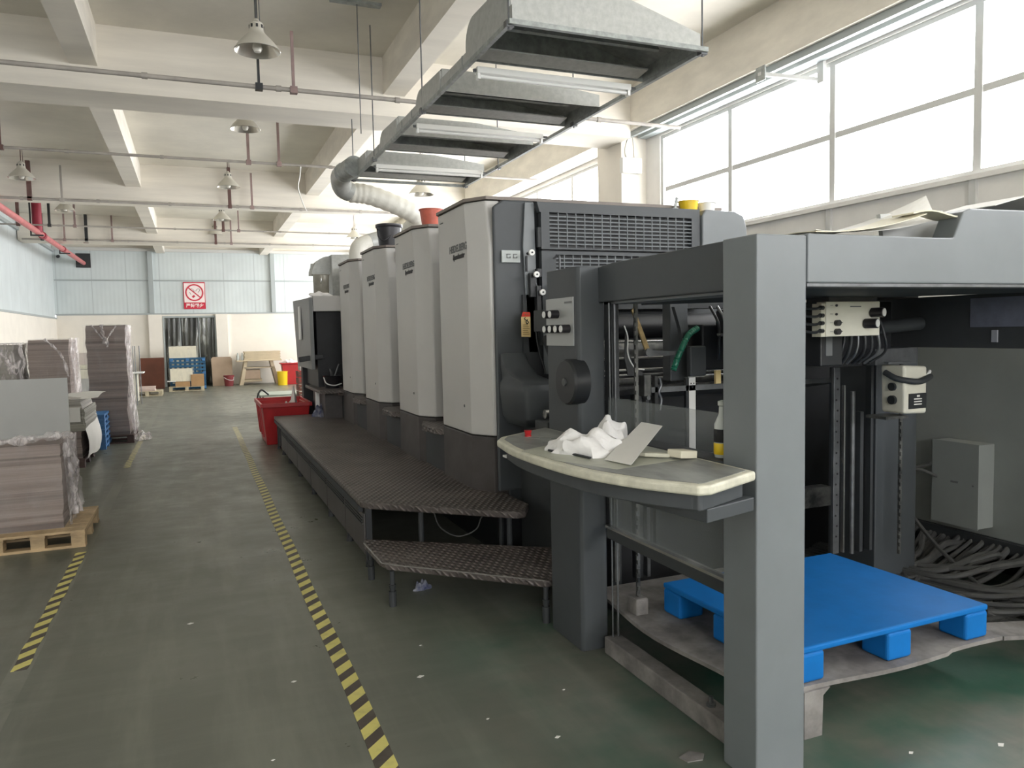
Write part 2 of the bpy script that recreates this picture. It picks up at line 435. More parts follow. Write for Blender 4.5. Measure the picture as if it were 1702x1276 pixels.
# ================================================================== SETTING
XL, YB, YF, ZC = -4.06, 28.2, -7.0, 4.88
struct('floor', B(XL-.2, 6.3, YF-.2, YB+3, -.1, 0), FLOOR)
struct('ceiling', B(XL-.2, 6.3, YF-.2, YB+3, ZC, ZC+.15), CEILP)
n_tr = 1
def trim(mb, m, **k):
    global n_tr
    o = struct('trim_%d' % n_tr, mb, m, **k); n_tr += 1; return o
MAIN = [(-4.7, -4.0), (2.3, 2.98), (9.2, 9.87), (16.12, 16.85), (23.0, 23.7)]
for a, b in MAIN: trim(B(XL, 5.6, a, b, 4.2, ZC), BEAMP)
gaps = [(YF, -4.7), (-4.0, 2.3), (2.98, 9.2), (9.87, 16.12), (16.85, 23.0), (23.7, YB)]
for a, b in gaps:
    trim(B(-1.07, -.81, a, b, 4.45, ZC), BEAMP)
    trim(B(2.2, 2.46, a, b, 4.45, ZC), BEAMP)
trim(B(5.6, 5.98, YF, YB, 4.31, ZC), BEAMP)             # edge beam over the windows
for a in (-5.0, 2.32, 9.45, 16.3, 23.1):                # columns
    trim(B(5.6, 6.0, a, a+.68, 0, 4.31), WALLP)
# right wall: below the sill, above the head, piers between the window bands
wr = MB().box(XW, XW+.2, YF, YB, 0, 1.6).box(XW, XW+.2, YF, BAYS[2][0], 1.6, ZS).box(XW, XW+.2, YF, YB, ZT, 4.5)
ys = [YF]+[v for ab in BAYS for v in ab]+[YB]
for i in range(0, len(ys), 2): wr.box(XW, XW+.2, ys[i], ys[i+1], (ZS, ZS, ZS, 1.6, 1.6, 1.6)[i//2], ZT)
struct('wall_right', wr, WSHEET)
# vertical cover strips under the mullions, sill ledge, head rails
for y in (2.93, 4.475, 6.036, 7.635):
    trim(B(XW-.03, XW, y-.03, y+.03, 1.0, ZS-.02), WFRAME)
trim(B(XW-.05, XW+.01, 2.4, 9.1, ZS-.04, ZS), WSHEET)
trim(MB().box(5.84, 5.98, YF, 9.4, 4.255, 4.31).box(5.66, 5.70, YF, 9.4, 4.24, 4.31), TRIMG)
trim(B(5.75, 5.775, YF, 9.4, 4.27, 4.3), TRIMG)
ZM = 3.5
for i, (a, b) in enumerate(BAYS):
    zs = SILLS[i]; fr = MB(); nm = max(2, round((b-a)/1.57)); t = .036
    y1s = [4.475, 6.036, 7.635, 2.93] if i == 1 else [a+(b-a)*k/nm for k in range(1, nm)]
    fr.box(XW+.02, XW+.09, a, b, ZT-.045, ZT).box(XW+.02, XW+.09, a, b, zs, zs+.045)
    fr.box(XW+.02, XW+.09, a, a+.05, zs+.045, ZT-.045).box(XW+.02, XW+.09, b-.05, b, zs+.045, ZT-.045)
    pts = sorted([a+.05]+y1s+[b-.05])
    for y in y1s: fr.box(XW+.02, XW+.09, y-t, y+t, zs+.045, ZT-.045)
    for y0, y1 in zip(pts[:-1], pts[1:]): fr.box(XW+.03, XW+.08, y0+t, y1-t, ZM-.03, ZM+.03)
    w = struct('window_%d' % (i+1), fr, WFRAME)
    gl = B(XW+.05, XW+.056, a+.05, b-.05, zs+.05, ZT-.05); gl.build('pane', GLASS, w)
# left wall: cream below, ribbed blue-grey partition above
struct('wall_left', B(XL-.2, XL, YF, YB, 0, 2.34), WALLP)
trim(B(XL-.2, XL-.02, YF, YB+.03, 2.34, ZC), CLAD_Y)
trim(B(XL-.02, XL+.03, YF, YB, 2.31, 2.36), TRIMG)
trim(B(XL-.02, XL+.05, YF, YB, 4.44, 4.52), TRIMG)
# far wall
DX0, DX1, DZ = -.98, .68, 2.37
struct('wall_back', MB().box(XL, DX0, YB, YB+.2, 0, 2.44).box(DX1, 6.2, YB, YB+.2, 0, 2.44).box(DX0, DX1, YB, YB+.2, DZ, 2.44), WALLP)
trim(B(XL-.2, 6.2, YB+.03, YB+.2, 2.44, 4.6), CLAD_X)
trim(B(XL-.2, 6.2, YB+.02, YB+.2, 4.6, ZC), BEAMP)
trim(B(XL, 5.6, YB-.02, YB+.03, 2.42, 2.47), TRIMG)
trim(B(XL, 5.6, YB-.01, YB+.03, 3.53, 3.57), TRIMG)
trim(B(XL, 5.6, YB-.06, YB+.03, 4.5, 4.6), WFRAME)
for x in (-1.27, 2.6, 5.2):
    trim(B(x-.07, x+.07, YB-.1, YB+.03, 2.47, 4.5), TRIMG)
trim(B(-1.4, -1.0, YB-.16, YB, 0, 2.42), WALLP)
trim(B(.68, 1.05, YB-.16, YB, 0, 2.42), WALLP)
# room behind the doorway (unlit)
dr = MB().box(DX0-1, DX1+1, YB+2.9, YB+3, 0, 2.8).box(DX0-1.05, DX0-1, YB+.2, YB+3, 0, 2.8).box(DX1+1, DX1+1.05, YB+.2, YB+3, 0, 2.8).box(DX0-1, DX1+1, YB+.2, YB+3, 2.7, 2.8)
trim(dr, DKROOM)
d1 = struct('door_1', MB().box(DX0, DX0+.05, YB-.03, YB+.2, 0, DZ).box(DX1-.05, DX1, YB-.03, YB+.2, 0, DZ).box(DX0+.05, DX1-.05, YB-.03, YB+.2, DZ-.06, DZ)
            .box(-.46, -.43, YB-.02, YB+.1, 0, DZ-.06).box(.12, .15, YB-.02, YB+.1, 0, DZ-.06), TRIMG)
# unseen wall behind the camera; glazing added and sized to light camera-facing faces
fr = MB().box(XL, -3.4, YF-.2, YF, 0, ZC).box(5.0, 6.2, YF-.2, YF, 0, ZC).box(-3.4, 5.0, YF-.2, YF, 4.1, ZC).box(-3.4, 5.0, YF-.2, YF, 0, 2.0)
struct('wall_front', fr, WALLP)
fr = MB().box(-3.4, 5.0, YF-.12, YF-.06, 4.04, 4.1).box(-3.4, 5.0, YF-.12, YF-.06, 2.0, 2.06)
for k in range(6): fr.box(-3.4+k*1.668, -3.4+k*1.668+.06, YF-.12, YF-.06, 2.06, 4.04)
w = struct('window_6', fr, WFRAME)
B(-3.34, 4.94, YF-.09, YF-.085, 2.06, 4.04).build('pane', GLASS, w)

# strip curtain in the doorway
def curtain(x0, x1, name_label):
    mb = MB().sheet(lambda u, v: (x0+(x1-x0)*u, YB-.06+.035*math.sin(u*19+v*3)*(.3+v), DZ-.08-v*2.2), 24, 16)
    tag(mb.build('plastic_curtain', CURT, smooth=True), name_label, 'curtain')
curtain(DX0+.06, -.46, 'dusty clear plastic strip curtain on the left side of the far doorway')
curtain(-.40, .10, 'thin clear plastic sheet hanging over the black middle of the far doorway')
curtain(.16, DX1-.06, 'dusty clear plastic strip curtain on the right side of the far doorway')

# ------------------------------------------------------------------ floor tape
def tape(x0, x1, y0, y1, lab):
    mb = MB().sheet(lambda u, v: (x0+(x1-x0)*u+.004*math.sin(v*37), y0+(y1-y0)*v, .0022), 1, 60, .002)
    tag(mb.build('hazard_tape', TAPE), lab, 'floor tape')
tape(.548, .63, .6, 14.6, 'long yellow and black striped floor tape beside the press walkway')
tape(-.905, -.835, 4.3, 6.55, 'short yellow and black striped floor tape in front of the near left pallet')
tape(-.905, -.835, 10.7, 14.2, 'worn far yellow striped floor tape beside the tall stack')

# ================================================================== CEILING FIXTURES
def pendant():
    L = thing('pendant_lamp', '', 'lamp', (0, 0, 0), 'bell-shaped pendant lamps under the ceiling')
    prof = [(.045, .20), (.06, .19), (.066, .12), (.075, .10), (.115, .06), (.17, 0), (.205, -.05), (.212, -.06)]
    inn = [(r-.006, z-.004) for r, z in prof[::-1] if r > .05]
    MB().lathe(prof, (0, 0, 0), 28).build('shade', LAMPW, L, smooth=True)
    MB().lathe([(.212, -.06)]+inn, (0, 0, 0), 28).build('reflector', LAMPI, L, smooth=True)
    MB().cyl((0, 0, .19), (0, 0, .23), .045, .02, 16).cyl((0, 0, .08), (0, 0, .13), .02, n=10).build('socket', LAMPW, L, smooth=True)
    MB().lathe([(0.001, -.075), (.03, -.07), (.045, -.04), (.04, 0), (.022, .05), (.02, .09)], (0, 0, 0), 14).build('bulb', BULB, L, smooth=True)
    vb = MB()
    for k in range(8):
        t = 2*PI*k/8; vb.obx((.064*math.cos(t), .064*math.sin(t), .155), (.006, .018, .03), (0, 0, t))
    vb.build('vent_slot', BLACKM, L)
    return L
def lamp_rod(L, h):
    MB().cyl((0, 0, .22), (0, 0, h), .007, n=8).cyl((.03, 0, .2), (.03, 0, h), .004, n=6).box(-.07, .07, -.03, .03, h-.012, h).build('hanger', PIPEB, L)
LAMPS = [(.66, 7.7, 4.33, 'near pendant lamp hanging above the aisle, seen whole against the pale ceiling'),
         (.80, 11.8, 4.635, 'pendant lamp whose lit underside shows just below the first ceiling beam'),
         (.70, 15.4, 4.46, 'pendant lamp over the aisle, in front of the second ceiling beam'),
         (-2.6, 15.4, 4.44, 'pendant lamp at the far left, above the wrapped stacks'),
         (3.55, 12.4, 3.95, 'pendant lamp above the press, seen beyond the white flexible duct'),
         (-2.54, 19.7, 4.55, 'small pendant lamp near the left wall, just beyond the second beam'),
         (-2.56, 23.3, 4.50, 'small pendant lamp near the left wall, the last one before the far wall'),
         (.72, 19.7, 4.46, 'small pendant lamp over the aisle just beyond the second beam'),
         (.64, 23.0, 4.52, 'small pendant lamp over the aisle, the furthest one'),
         (3.85, 19.7, 4.12, 'small pendant lamp behind the white duct bend')]
for i, (x, y, z, lab) in enumerate(LAMPS):
    L = pendant() if i == 0 else dup(L0, (x, y, z), lab)
    if i == 0: L0 = L; L0.location = (x, y, z); L0['label'] = lab
    
for i, o in enumerate([o for o in COL.objects if o.get('category') == 'lamp']):
    x, y, z = o.location
    top = (4.2 if any(a < y < b for a, b in MAIN) else ZC)-z
    vb = MB().cyl((x, y, z+.22), (x, y, z+top), .007, n=8).cyl((x+.03, y, z+.2), (x+.03, y, z+top), .004, n=6).box(x-.06, x+.06, y-.02, y+.02, z+top-.012, z+top)
    vb.build('hanger', PIPEB if i else STEELD, o)

def pipe_run(y, z, r, hang, lab, x0=-3.95, x1=5.6, m=PIPEG):
    T = thing('conduit_pipe', lab, 'pipe', (x0, y, z), 'conduit pipes across the ceiling')
    MB().cyl((x0, y, z), (x1, y, z), r, n=12).build('pipe', m, T, smooth=True)
    for x in [x0+1.2*k for k in range(1, 8)]: MB().cyl((x, y, z), (x+.05, y, z), r*1.35, n=12).build('coupling', m, T, smooth=True)
    for x, top, mm, rr in hang:
        MB().box(x-rr, x+rr, y-rr, y+rr, z, top).box(x-.035, x+.035, y-.035, y+.035, z-.035, z+.03).build('hanger', mm, T)
pipe_run(8.05, 4.05, .022, [(.69, ZC, BLACKM, .012), (1.02, 4.62, PIPEP, .014), (-2.5, ZC, PIPEB, .014)], 'nearest conduit pipe, crossing in front of the first ceiling beam')
pipe_run(12.3, 4.22, .02, [(.86, ZC, PIPEP, .02), (1.3, ZC, PIPEP, .018), (-2.3, ZC, PIPEB, .012)], 'thin conduit pipe crossing the middle of the second ceiling bay')
pipe_run(16.0, 4.14, .024, [(.74, ZC, PIPEB, .03), (1.15, 4.8, PIPEP, .018), (-2.6, 4.8, PIPEB, .035), (-2.1, 4.75, PIPEG, .016)], 'conduit pipe running along the face of the second ceiling beam')
pipe_run(20.0, 4.2, .018, [(.75, ZC, PIPEB, .03), (1.1, ZC, PIPEP, .015), (-2.9, ZC, BLACKM, .025), (-2.4, ZC, PIPEP, .02), (-3.5, ZC, PIPEB, .03)], 'thin conduit pipe just beyond the second ceiling beam')
pipe_run(22.9, 4.22, .022, [(.65, ZC, PIPEB, .03), (1.05, ZC, PIPEP, .02), (-2.5, ZC, BLACKM, .035), (-1.9, ZC, PIPEP, .02), (-3.5, ZC, BLACKM, .03), (-3.0, ZC, PIPEP, .02)], 'furthest conduit pipe, close in front of the far blue cladding')

# red fire pipe along the left wall
T = thing('fire_pipe', 'pink-red fire water pipe running along the top of the left wall', 'pipe', (-3.2, 6, 4.09))
MB().cyl((-3.2, 6, 4.09), (-3.2, YB, 4.09), .065, n=18).build('pipe', PINK, T, smooth=True)
MB().cyl((-3.2, 20.9, 4.09), (-3.2, 21.1, 4.09), .085, n=18).cyl((-3.2, 23.9, 4.09), (-3.2, 24.05, 4.09), .08, n=18).build('coupling', REDPIPE, T, smooth=True)
MB().cyl((-3.2, 20.4, 4.09), (-3.2, 20.4, ZC-.002), .1, n=18).build('riser', REDPIPE, T, smooth=True)
for y in (13.5, 20.3, 24.3):
    MB().box(-3.33, -3.07, y-.03, y+.03, 3.99, 4.02).box(-3.33, -3.30, y-.02, y+.02, 4.02, ZC).build('bracket', BLACKM, T)
tag(B(-3.42, -3.0, YB-.02, YB+.03, 3.95, 4.40).build('wall_sleeve_plate', BLACKM), 'dark square plate where the red pipe enters the far wall', 'plate')
mb = MB().cyl((-3.9, YB-.1, 4.28), (-3.9, YB+.02, 4.3), .05, n=14)
tag(mb.build('security_camera', BLACKM, smooth=True), 'small black camera in the top left corner of the far wall', 'camera')
# bar on the slab over the aisle and its drop wires, loose wire
tag(B(1.36, 1.86, 7.72, 7.80, ZC-.03, ZC).build('ceiling_channel', GALVD), 'short steel channel fixed to the ceiling, a wire hanging from it', 'channel')
tag(MB().cyl((1.62, 7.76, 2.6+1.0), (1.62, 7.76, ZC-.03), .005, n=6).build('drop_wire', STEELD), 'straight wire hanging from the ceiling channel to the hood side', 'wire')
tag(MB().tube([(1.62, 12.3, 4.22), (1.60, 12.3, 4.05), (1.57, 12.3, 3.88), (1.63, 12.3, 3.65), (1.69, 12.3, 3.52)], .008).build('loose_cable', WHITEP, smooth=True), 'loose pale cable dangling from a conduit pipe over the aisle', 'cable')
# emergency light box on the window column
T = thing('wall_box', 'white box mounted on the column between the two window bands', 'junction box', (5.72, 9.45, 3.77))
B(5.57, 5.88, 9.36, 9.45, 3.77, 3.98).build('housing', WHITEP, T, bevel=.008)
MB().tube([(5.68, 9.43, 3.98), (5.66, 9.44, 4.1), (5.72, 9.44, 4.3)], .008).tube([(5.8, 9.43, 3.98), (5.8, 9.44, 4.12), (5.78, 9.44, 4.3)], .006).build('cable', WHITEP, T, smooth=True)
# swing bracket on the window beam
T = thing('wall_bracket', 'white metal angle bracket jutting from the beam over the windows', 'bracket', (5.6, 6.4, 4.1))
MB().prism([(5.58, 6.62, 4.22), (5.58, 6.58, 4.22), (6.0, 6.12, 4.06), (6.0, 6.16, 4.06)], (0, 0, .035)).build('arm', WFRAME, T)
B(5.96, 6.0, 6.10, 6.18, 4.05, 4.30).build('upright', WFRAME, T)
B(5.585, 5.6, 6.52, 6.66, 4.16, 4.31).build('mount_plate', GALVD, T)

# ================================================================== EXTRACTION HOOD
HX0, HX1, HZ = 1.88, 3.28, 3.5
H = thing('extraction_hood_frame', 'long galvanised frame with side duct hanging over the press', 'extraction hood', (HX0, 4.4, HZ))
MB().box(HX0-.03, HX0, 4.42, 9.5, HZ-.03, HZ).box(HX1, HX1+.03, 4.42, 9.5, HZ-.03, HZ).box(HX0, HX1, 4.42, 4.45, HZ-.03, HZ).box(HX0, HX1, 9.47, 9.5, HZ-.03, HZ).build('angle_frame', GALVD, H)
# trunk duct along the aisle side with a rounded elbow at its far end
n = 24
MB().box(HX0-.012, HX0-.002, 4.42, 9.45, HZ, HZ+.085).build('side_band', GALV, H)
MB().cyl((HX0-.06, 9.15, HZ+.08), (HX0-.10, 9.7, HZ+.09), .12, n=n).build('trunk_duct', GALVD, H, smooth=True)
MB().tube([(HX0-.10, 9.6, HZ+.09), (HX0-.10, 9.85, HZ+.07), (HX0-.05, 10.0, HZ-.02), (HX0+.05, 10.05, HZ-.06)], .125, 20).build('duct_elbow', GALV, H, smooth=True)
for y in [5.35, 6.05, 6.75, 7.1, 8.1, 8.5]: B(HX0-.016, HX0-.012, y, y+.02, HZ, HZ+.085).build('band_seam', GALVD, H)
for y in (4.47, 6.4, 8.3, 9.45):
    for x in (HX0-.015, HX1+.015):
        MB().cyl((x, y, HZ-.05), (x, y, ZC if not any(a < y < b for a, b in MAIN) else 4.2), .006, n=6).obx((x, y, HZ-.02), (.05, .05, .04)).build('hanging_rod', STEELD, H)
def canopy(y0, y1, lab, zl):
    T = thing('hood_canopy', lab, 'hood canopy', ((HX0+HX1)/2, y0, HZ), 'galvanised hood canopies over the press')
    zr = HZ+.10; zk = HX1-.62; t = .006
    poly = [(HX0, y0, HZ), (HX1, y0, HZ), (HX1, y0, zr), (zk, y0, zl), (HX0, y0, zl)]
    MB().prism(poly, (0, t, 0)).build('near_panel', GALV, T)
    MB().prism([(x, y1-t, z) for x, _, z in poly], (0, t, 0)).build('far_panel', GALVD, T)
    MB().box(HX0, zk, y0+t, y1-t, zl-t, zl).prism([(zk, y0+t, zl), (HX1, y0+t, zr), (HX1, y0+t, zr-t), (zk, y0+t, zl-t)], (0, y1-y0-2*t, 0)).build('top_panel', GALVD, T)
    B(HX1-t, HX1, y0+t, y1-t, HZ, zr-t).build('end_panel', GALVD, T)
    arch = [(y0, HZ), (y0, zl-.02)]+[(y1+.06-.16*(1-math.sin(q*PI/12)), zl-.16*(1-math.cos(q*PI/12))) for q in range(0, 7)]+[(y1+.06, HZ)]
    MB().prism([(HX0-.02, y, z) for y, z in arch], (.017, 0, 0)).build('aisle_end_panel', GALV, T)
    ym = (y0+y1)/2
    MB().prism([(HX0+.02, ym-.02, zl-.02), (HX0+.02, ym-.14, HZ+.05), (HX0+.02, ym-.12, HZ+.04), (HX0+.02, ym+.02, zl-.02)], (HX1-HX0-.2, 0, 0)).build('baffle', GALVD, T)
    MB().prism([(HX0+.02, y1-.05, HZ), (HX0+.02, y1-.2, HZ+.02), (HX0+.02, y1-.2, HZ+.03), (HX0+.02, y1-.05, HZ+.02)], (HX1-HX0-.1, 0, 0)).build('drip_rail', GALV, T)
canopy(4.47, 5.2, 'largest galvanised canopy at the near end of the hood', HZ+.27)
canopy(5.89, 6.55, 'second galvanised canopy of the hood, pale near panel', HZ+.17)
canopy(7.28, 7.95, 'third galvanised canopy of the hood, behind the twin white tube', HZ+.17)
canopy(8.72, 9.36, 'furthest galvanised canopy at the duct bend end of the hood', HZ+.17)
def tube_light(y, lab, z=3.46, twin=False):
    T = thing('tube_light', lab, 'tube light', (2.55, y, z), 'white tube lights slung across the hood')
    B(1.95, 3.22, y-.03, y+.03, z, z+.045).build('batten', WHITEP, T, bevel=.005)
    MB().cyl((1.98, y, z-.018), (3.19, y, z-.018), .014, n=12).build('tube', WHITEP, T, smooth=True)
    for x in (1.955, 3.195): B(x, x+.02, y-.022, y+.022, z-.04, z).build('lamp_holder', WHITEP, T)
    for x in (1.93, 3.25): MB().cyl((x, y, z+.02), (x, y, HZ-.02 if z < HZ-.03 else HZ), .006, n=6).box(min(x, 2.5 if x < 2.5 else x-.05), max(x+.02, x), y-.01, y+.01, z+.01, z+.03).build('bracket', STEELD, T)
tube_light(5.3, 'nearest white tube light across the hood, behind the first canopy', 3.455)
tube_light(6.93, 'middle white tube light across the hood, between second and third canopies', 3.47)
tube_light(8.62, 'furthest white tube light across the hood, in front of the last canopy', 3.455)
# flexible white duct from elbow, zig-zag down to the press
def duct(pts, r, name, lab):
    P = spline(pts, 16); m = len(P)
    mb = MB().tube(P, lambda t: r*(1+.035*math.sin(t*m*1.3)), 20, sub=0)
    tag(mb.build(name, DUCTW, smooth=True), lab, 'duct')
duct([(1.94, 10.08, 3.44), (2.2, 10.1, 3.42), (2.6, 10.15, 3.30), (2.86, 10.25, 3.18), (2.84, 10.6, 3.04), (2.66, 10.75, 3.0)], .125, 'flexible_duct', 'white wrapped flexible duct bending beside the hood end')
T = thing('steel_duct', 'smooth grey duct length sloping down behind the black bucket', 'duct', (2.6, 10.8, 2.9))
MB().cyl((2.68, 10.72, 3.0), (2.25, 10.55, 2.86), .115, n=24).build('pipe', GALV, T, smooth=True)
MB().tube([(2.27, 10.56, 2.87), (2.13, 10.52, 2.80), (2.09, 10.5, 2.69), (2.09, 10.5, 2.56)], .115, 20).build('elbow', DUCTW, T, smooth=True)
MB().cyl((2.70, 10.70, 3.01), (2.66, 10.735, 2.99), .135, n=24).build('clamp', STEELD, T, smooth=True)

# ================================================================== PRINTING UNITS
def unit(yc, lab, first=False):
    T = thing('printing_unit', lab, 'printing unit', (2.0, yc, 0), 'printing units of the press in a row')
    pw = .68
    def outline(dy0=0, dy1=0, ex=0):
        return [(1.83-ex, yc+dy0), (1.83-ex, yc+pw+ex), (1.90, yc+pw+.14+ex), (2.04, yc+pw+.14+ex), (2.04, yc-.19+dy1-ex), (1.93, yc-.19+dy1-ex)]
    # silver front cover: lower part straight, upper part leaning back a little
    mb = MB(); L = [(z, outline(a, b)) for z, a, b in ((.862, 0, 0), (2.21, 0, .0), (2.53, .05, .07))]
    vs = [(x, y, z) for z, o in L for x, y in o]; k = 6; fs = [tuple(range(k-1, -1, -1))[::-1], tuple(range(2*k, 3*k))[::-1]]
    for j in range(2):
        for i in range(k): fs.append((j*k+i, (j+1)*k+i, (j+1)*k+(i+1) % k, j*k+(i+1) % k))
    mb.add(vs, fs)
    c = mb.build('front_cover', COVER, T, bevel=.012)
    yt = yc+.2
    text('HEIDELBERG', 'maker_name', GREYT, (1.828, yt, 2.225), (0, -1, 0), (0, 0, 1), width=.40, size=.062, parent=c, offset=.002)
    text('Speedmaster', 'model_name', BLACKT, (1.828, yt-.01, 2.165), (0, -1, 0), (0, 0, 1), width=.27, size=.062, parent=c, shear=.25, offset=.004)
    MB().cyl((1.826, yc+.14, 1.06), (1.84, yc+.14, 1.06), .011, n=12).build('lock', STEELD, c)
    MB().cyl((1.83, yc+.55, 2.46), (1.83, yc+.62, 2.46), .004, n=6).build('edge_badge', GREYT, c)
    # base cabinet under the cover
    o = outline(0, 0)
    MB().prism([(x, y, .3) for x, y in o], (0, 0, .555)).build('base_cabinet', BASEP, T, bevel=.006)
    # dark body between the side frames
    MB().box(2.04, 3.95, yc-.17, yc+.80, .25, 2.50).build('body', DARKP, T, bevel=.02)
    MB().box(2.3, 3.9, yc+.8, yc+1.35, .25, 1.75).build('inter_unit_deck', DARKR, T, bevel=.01)
    # brown top plate
    MB().prism([(x, y, 2.535) for x, y in [(1.82, yc+.03), (1.82, yc+pw+.02), (1.92, yc+pw+.15), (3.95, yc+pw+.15), (3.95, yc-.14), (1.93, yc-.14)]], (0, 0, .022)).build('top_plate', mat('top_plate_brown', (132, 122, 114), .5, noise=.1, nscale=3), T)
    MB().cyl((3.95, yc+.1, .8), (4.1, yc+.1, .8), .12).box(3.95, 4.08, yc-.1, yc+.7, .9, 2.3).build('drive_side_cover', DARKR, T, bevel=.01)
    return T
UN = [(5.25, 'nearest and tallest printing unit, its silver cover beside the dark slotted guard'),
      (6.68, 'second printing unit, carrying the red bucket on its top'),
      (8.30, 'third printing unit, carrying the black bucket on its top'),
      (9.80, 'fourth and furthest printing unit, beside the grey control console hood')]
for i, (y, lab) in enumerate(UN):
    if i == 0: U0 = unit(y, lab)
    else: dup(U0, (2.0, y, 0), lab)
# tread ledges and closing panels between the units
for i, y in enumerate((5.93, 7.44, 9.05, 10.55)):
    T = thing('ledge_step', ('textured ledge step between the nearest and second printing units', 'textured ledge step between the second and third printing units',
              'textured ledge step between the third and fourth printing units', 'textured ledge step just past the fourth printing unit')[i], 'step', (1.95, y, .3), 'ledge steps between the printing units')
    MB().prism([(1.86, y+.0, .775), (1.78, y+.07, .775), (1.76, y+.40, .775), (1.83, y+.62, .775), (2.3, y+.62, .775), (2.3, y, .775)], (0, 0, .055)).build('tread', TREAD, T, bevel=.008)
    MB().box(1.855, 1.9, y, y+.62, .3, .775).build('riser_panel', DARKR, T)
# ---------------------------------------------------------------- infeed guard and side on the near unit
T = thing('feeder_guard', 'dark slotted guard across the press beside the nearest silver cover', 'machine guard', (3.0, 4.95, .2))
MB().prism([(1.95, 5.06, .47), (1.95, 5.06, 2.47), (2.02, 5.06, 2.52), (2.26, 5.06, 2.52), (2.30, 5.06, .47)], (0, -.035, 0)).build('side_panel', DARKP, T, bevel=.012)
MB().prism([(2.19, 5.02, 1.45), (2.16, 5.02, 2.2), (2.18, 5.02, 2.505), (2.25, 5.02, 2.505), (2.27, 5.02, 1.45)], (0, -.02, 0)).build('hinge_strip', FEED, T, bevel=.004)
GX0, GX1 = 2.345, 3.545
gp = MB().box(2.30, 3.60, 4.99, 5.05, 1.2, 2.5)
gp.build('guard_backing', BLACKM, T)
pan = MB().prism([(2.27, 4.95, 2.435), (2.25, 4.95, 2.505), (3.62, 4.95, 2.505), (3.62, 4.95, 2.435)], (0, .05, 0)).box(2.28, GX0, 4.95, 5.0, 2.19, 2.435).box(GX1, 3.62, 4.95, 5.0, 2.19, 2.435).box(2.28, 3.62, 4.95, 5.0, 2.178, 2.19)
pan.build('upper_guard_frame', DARKP, T)
MB().box(2.28, 3.62, 4.95, 5.0, 2.14, 2.165).box(2.28, 2.39, 4.95, 5.0, 1.5, 2.14).box(3.5, 3.62, 4.95, 5.0, 1.5, 2.14).box(2.39, 3.5, 4.95, 5.0, 1.5, 1.98).build('lower_guard_frame', DARKP, T)
def grille(x0, x1, z0, z1, nm):
    mb = MB(); k = round((x1-x0)/.07)
    for i in range(1, k): x = x0+(x1-x0)*i/k; mb.box(x-.0035, x+.0035, 4.953, 4.961, z0, z1)
    r = round((z1-z0)/.0272)
    for i in range(1, r): z = z0+(z1-z0)*i/r; mb.box(x0, x1, 4.954, 4.96, z-.0042, z+.0042)
    mb.build(nm, mat('grille_grey', (104, 110, 113), .5), T)
grille(GX0, GX1, 2.19, 2.435, 'upper_grille'); grille(2.39, 3.5, 1.98, 2.14, 'lower_grille')
MB().box(2.255, 2.30, 4.955, 4.985, 2.19, 2.33).build('latch_cover', DARKR, T, bevel=.003)
# pale end cap on the drive side
mb = MB(); prof = [(3.63, 2.1), (3.63, 2.46), (3.66, 2.505), (3.94, 2.50), (4.02, 2.47), (4.05, 2.38), (4.07, 2.1)]
mb.prism([(x, 4.93, z) for x, z in prof], (0, .3, 0)).build('end_cap', FEED, T, bevel=.012)
MB().tube([(2.36, 4.93, 2.11), (2.38, 4.90, 2.125), (2.385, 4.88, 2.11), (2.38, 4.88, 2.0), (2.36, 4.9, 1.97), (2.33, 4.93, 1.965)], .007).build('handle', STEELD, T, smooth=True)
MB().box(2.185, 2.235, 4.94, 4.98, 1.84, 2.01).box(2.235, 2.27, 4.93, 4.98, 1.98, 2.04).box(2.225, 2.26, 4.92, 4.97, 1.70, 1.92).build('latch_block', BLACKM, T, bevel=.004)
MB().box(2.172, 2.182, 4.975, 4.99, 2.02, 2.13).build('slot', BLACKM, T)
for x, z in ((2.178, 2.145), (2.212, 1.995), (2.256, 1.872)):
    k = MB().cyl((x, 4.965, z), (x, 4.90, z), .010, n=12).build('roller_pin', BLACKM, T)
    MB().cyl((x, 4.905, z), (x, 4.885, z), .021, n=20).build('roller', WHITEP, k, smooth=True)
    MB().cyl((x, 4.886, z), (x, 4.880, z), .006, n=10).build('screw', BLACKM, k)
MB().tube([(2.21, 4.95, 1.98), (2.235, 4.94, 1.9), (2.23, 4.94, 1.8), (2.225, 4.95, 1.6), (2.24, 4.93, 1.45), (2.27, 4.9, 1.3), (2.28, 4.88, 1.1)], .006).build('guard_cable', BLACKM, T, smooth=True)
MB().box(2.0, 2.14, 5.005, 5.02, 2.085, 2.17).build('info_plate', mat('plate_grey', (176, 182, 180), .4), T, bevel=.002)
m2 = MB()
for x in (2.035, 2.085):
    m2.box(x, x+.03, 5.002, 5.006, 2.115, 2.12).box(x, x+.03, 5.002, 5.006, 2.14, 2.145).box(x, x+.005, 5.002, 5.006, 2.115, 2.145).box(x+.025, x+.03, 5.002, 5.006, 2.115, 2.128)
m2.build('plate_marking', GREYT, T)
MB().box(2.15, 2.30, 5.0, 5.02, 1.0, 1.86).build('lower_hinge_strip', DARKR, T)
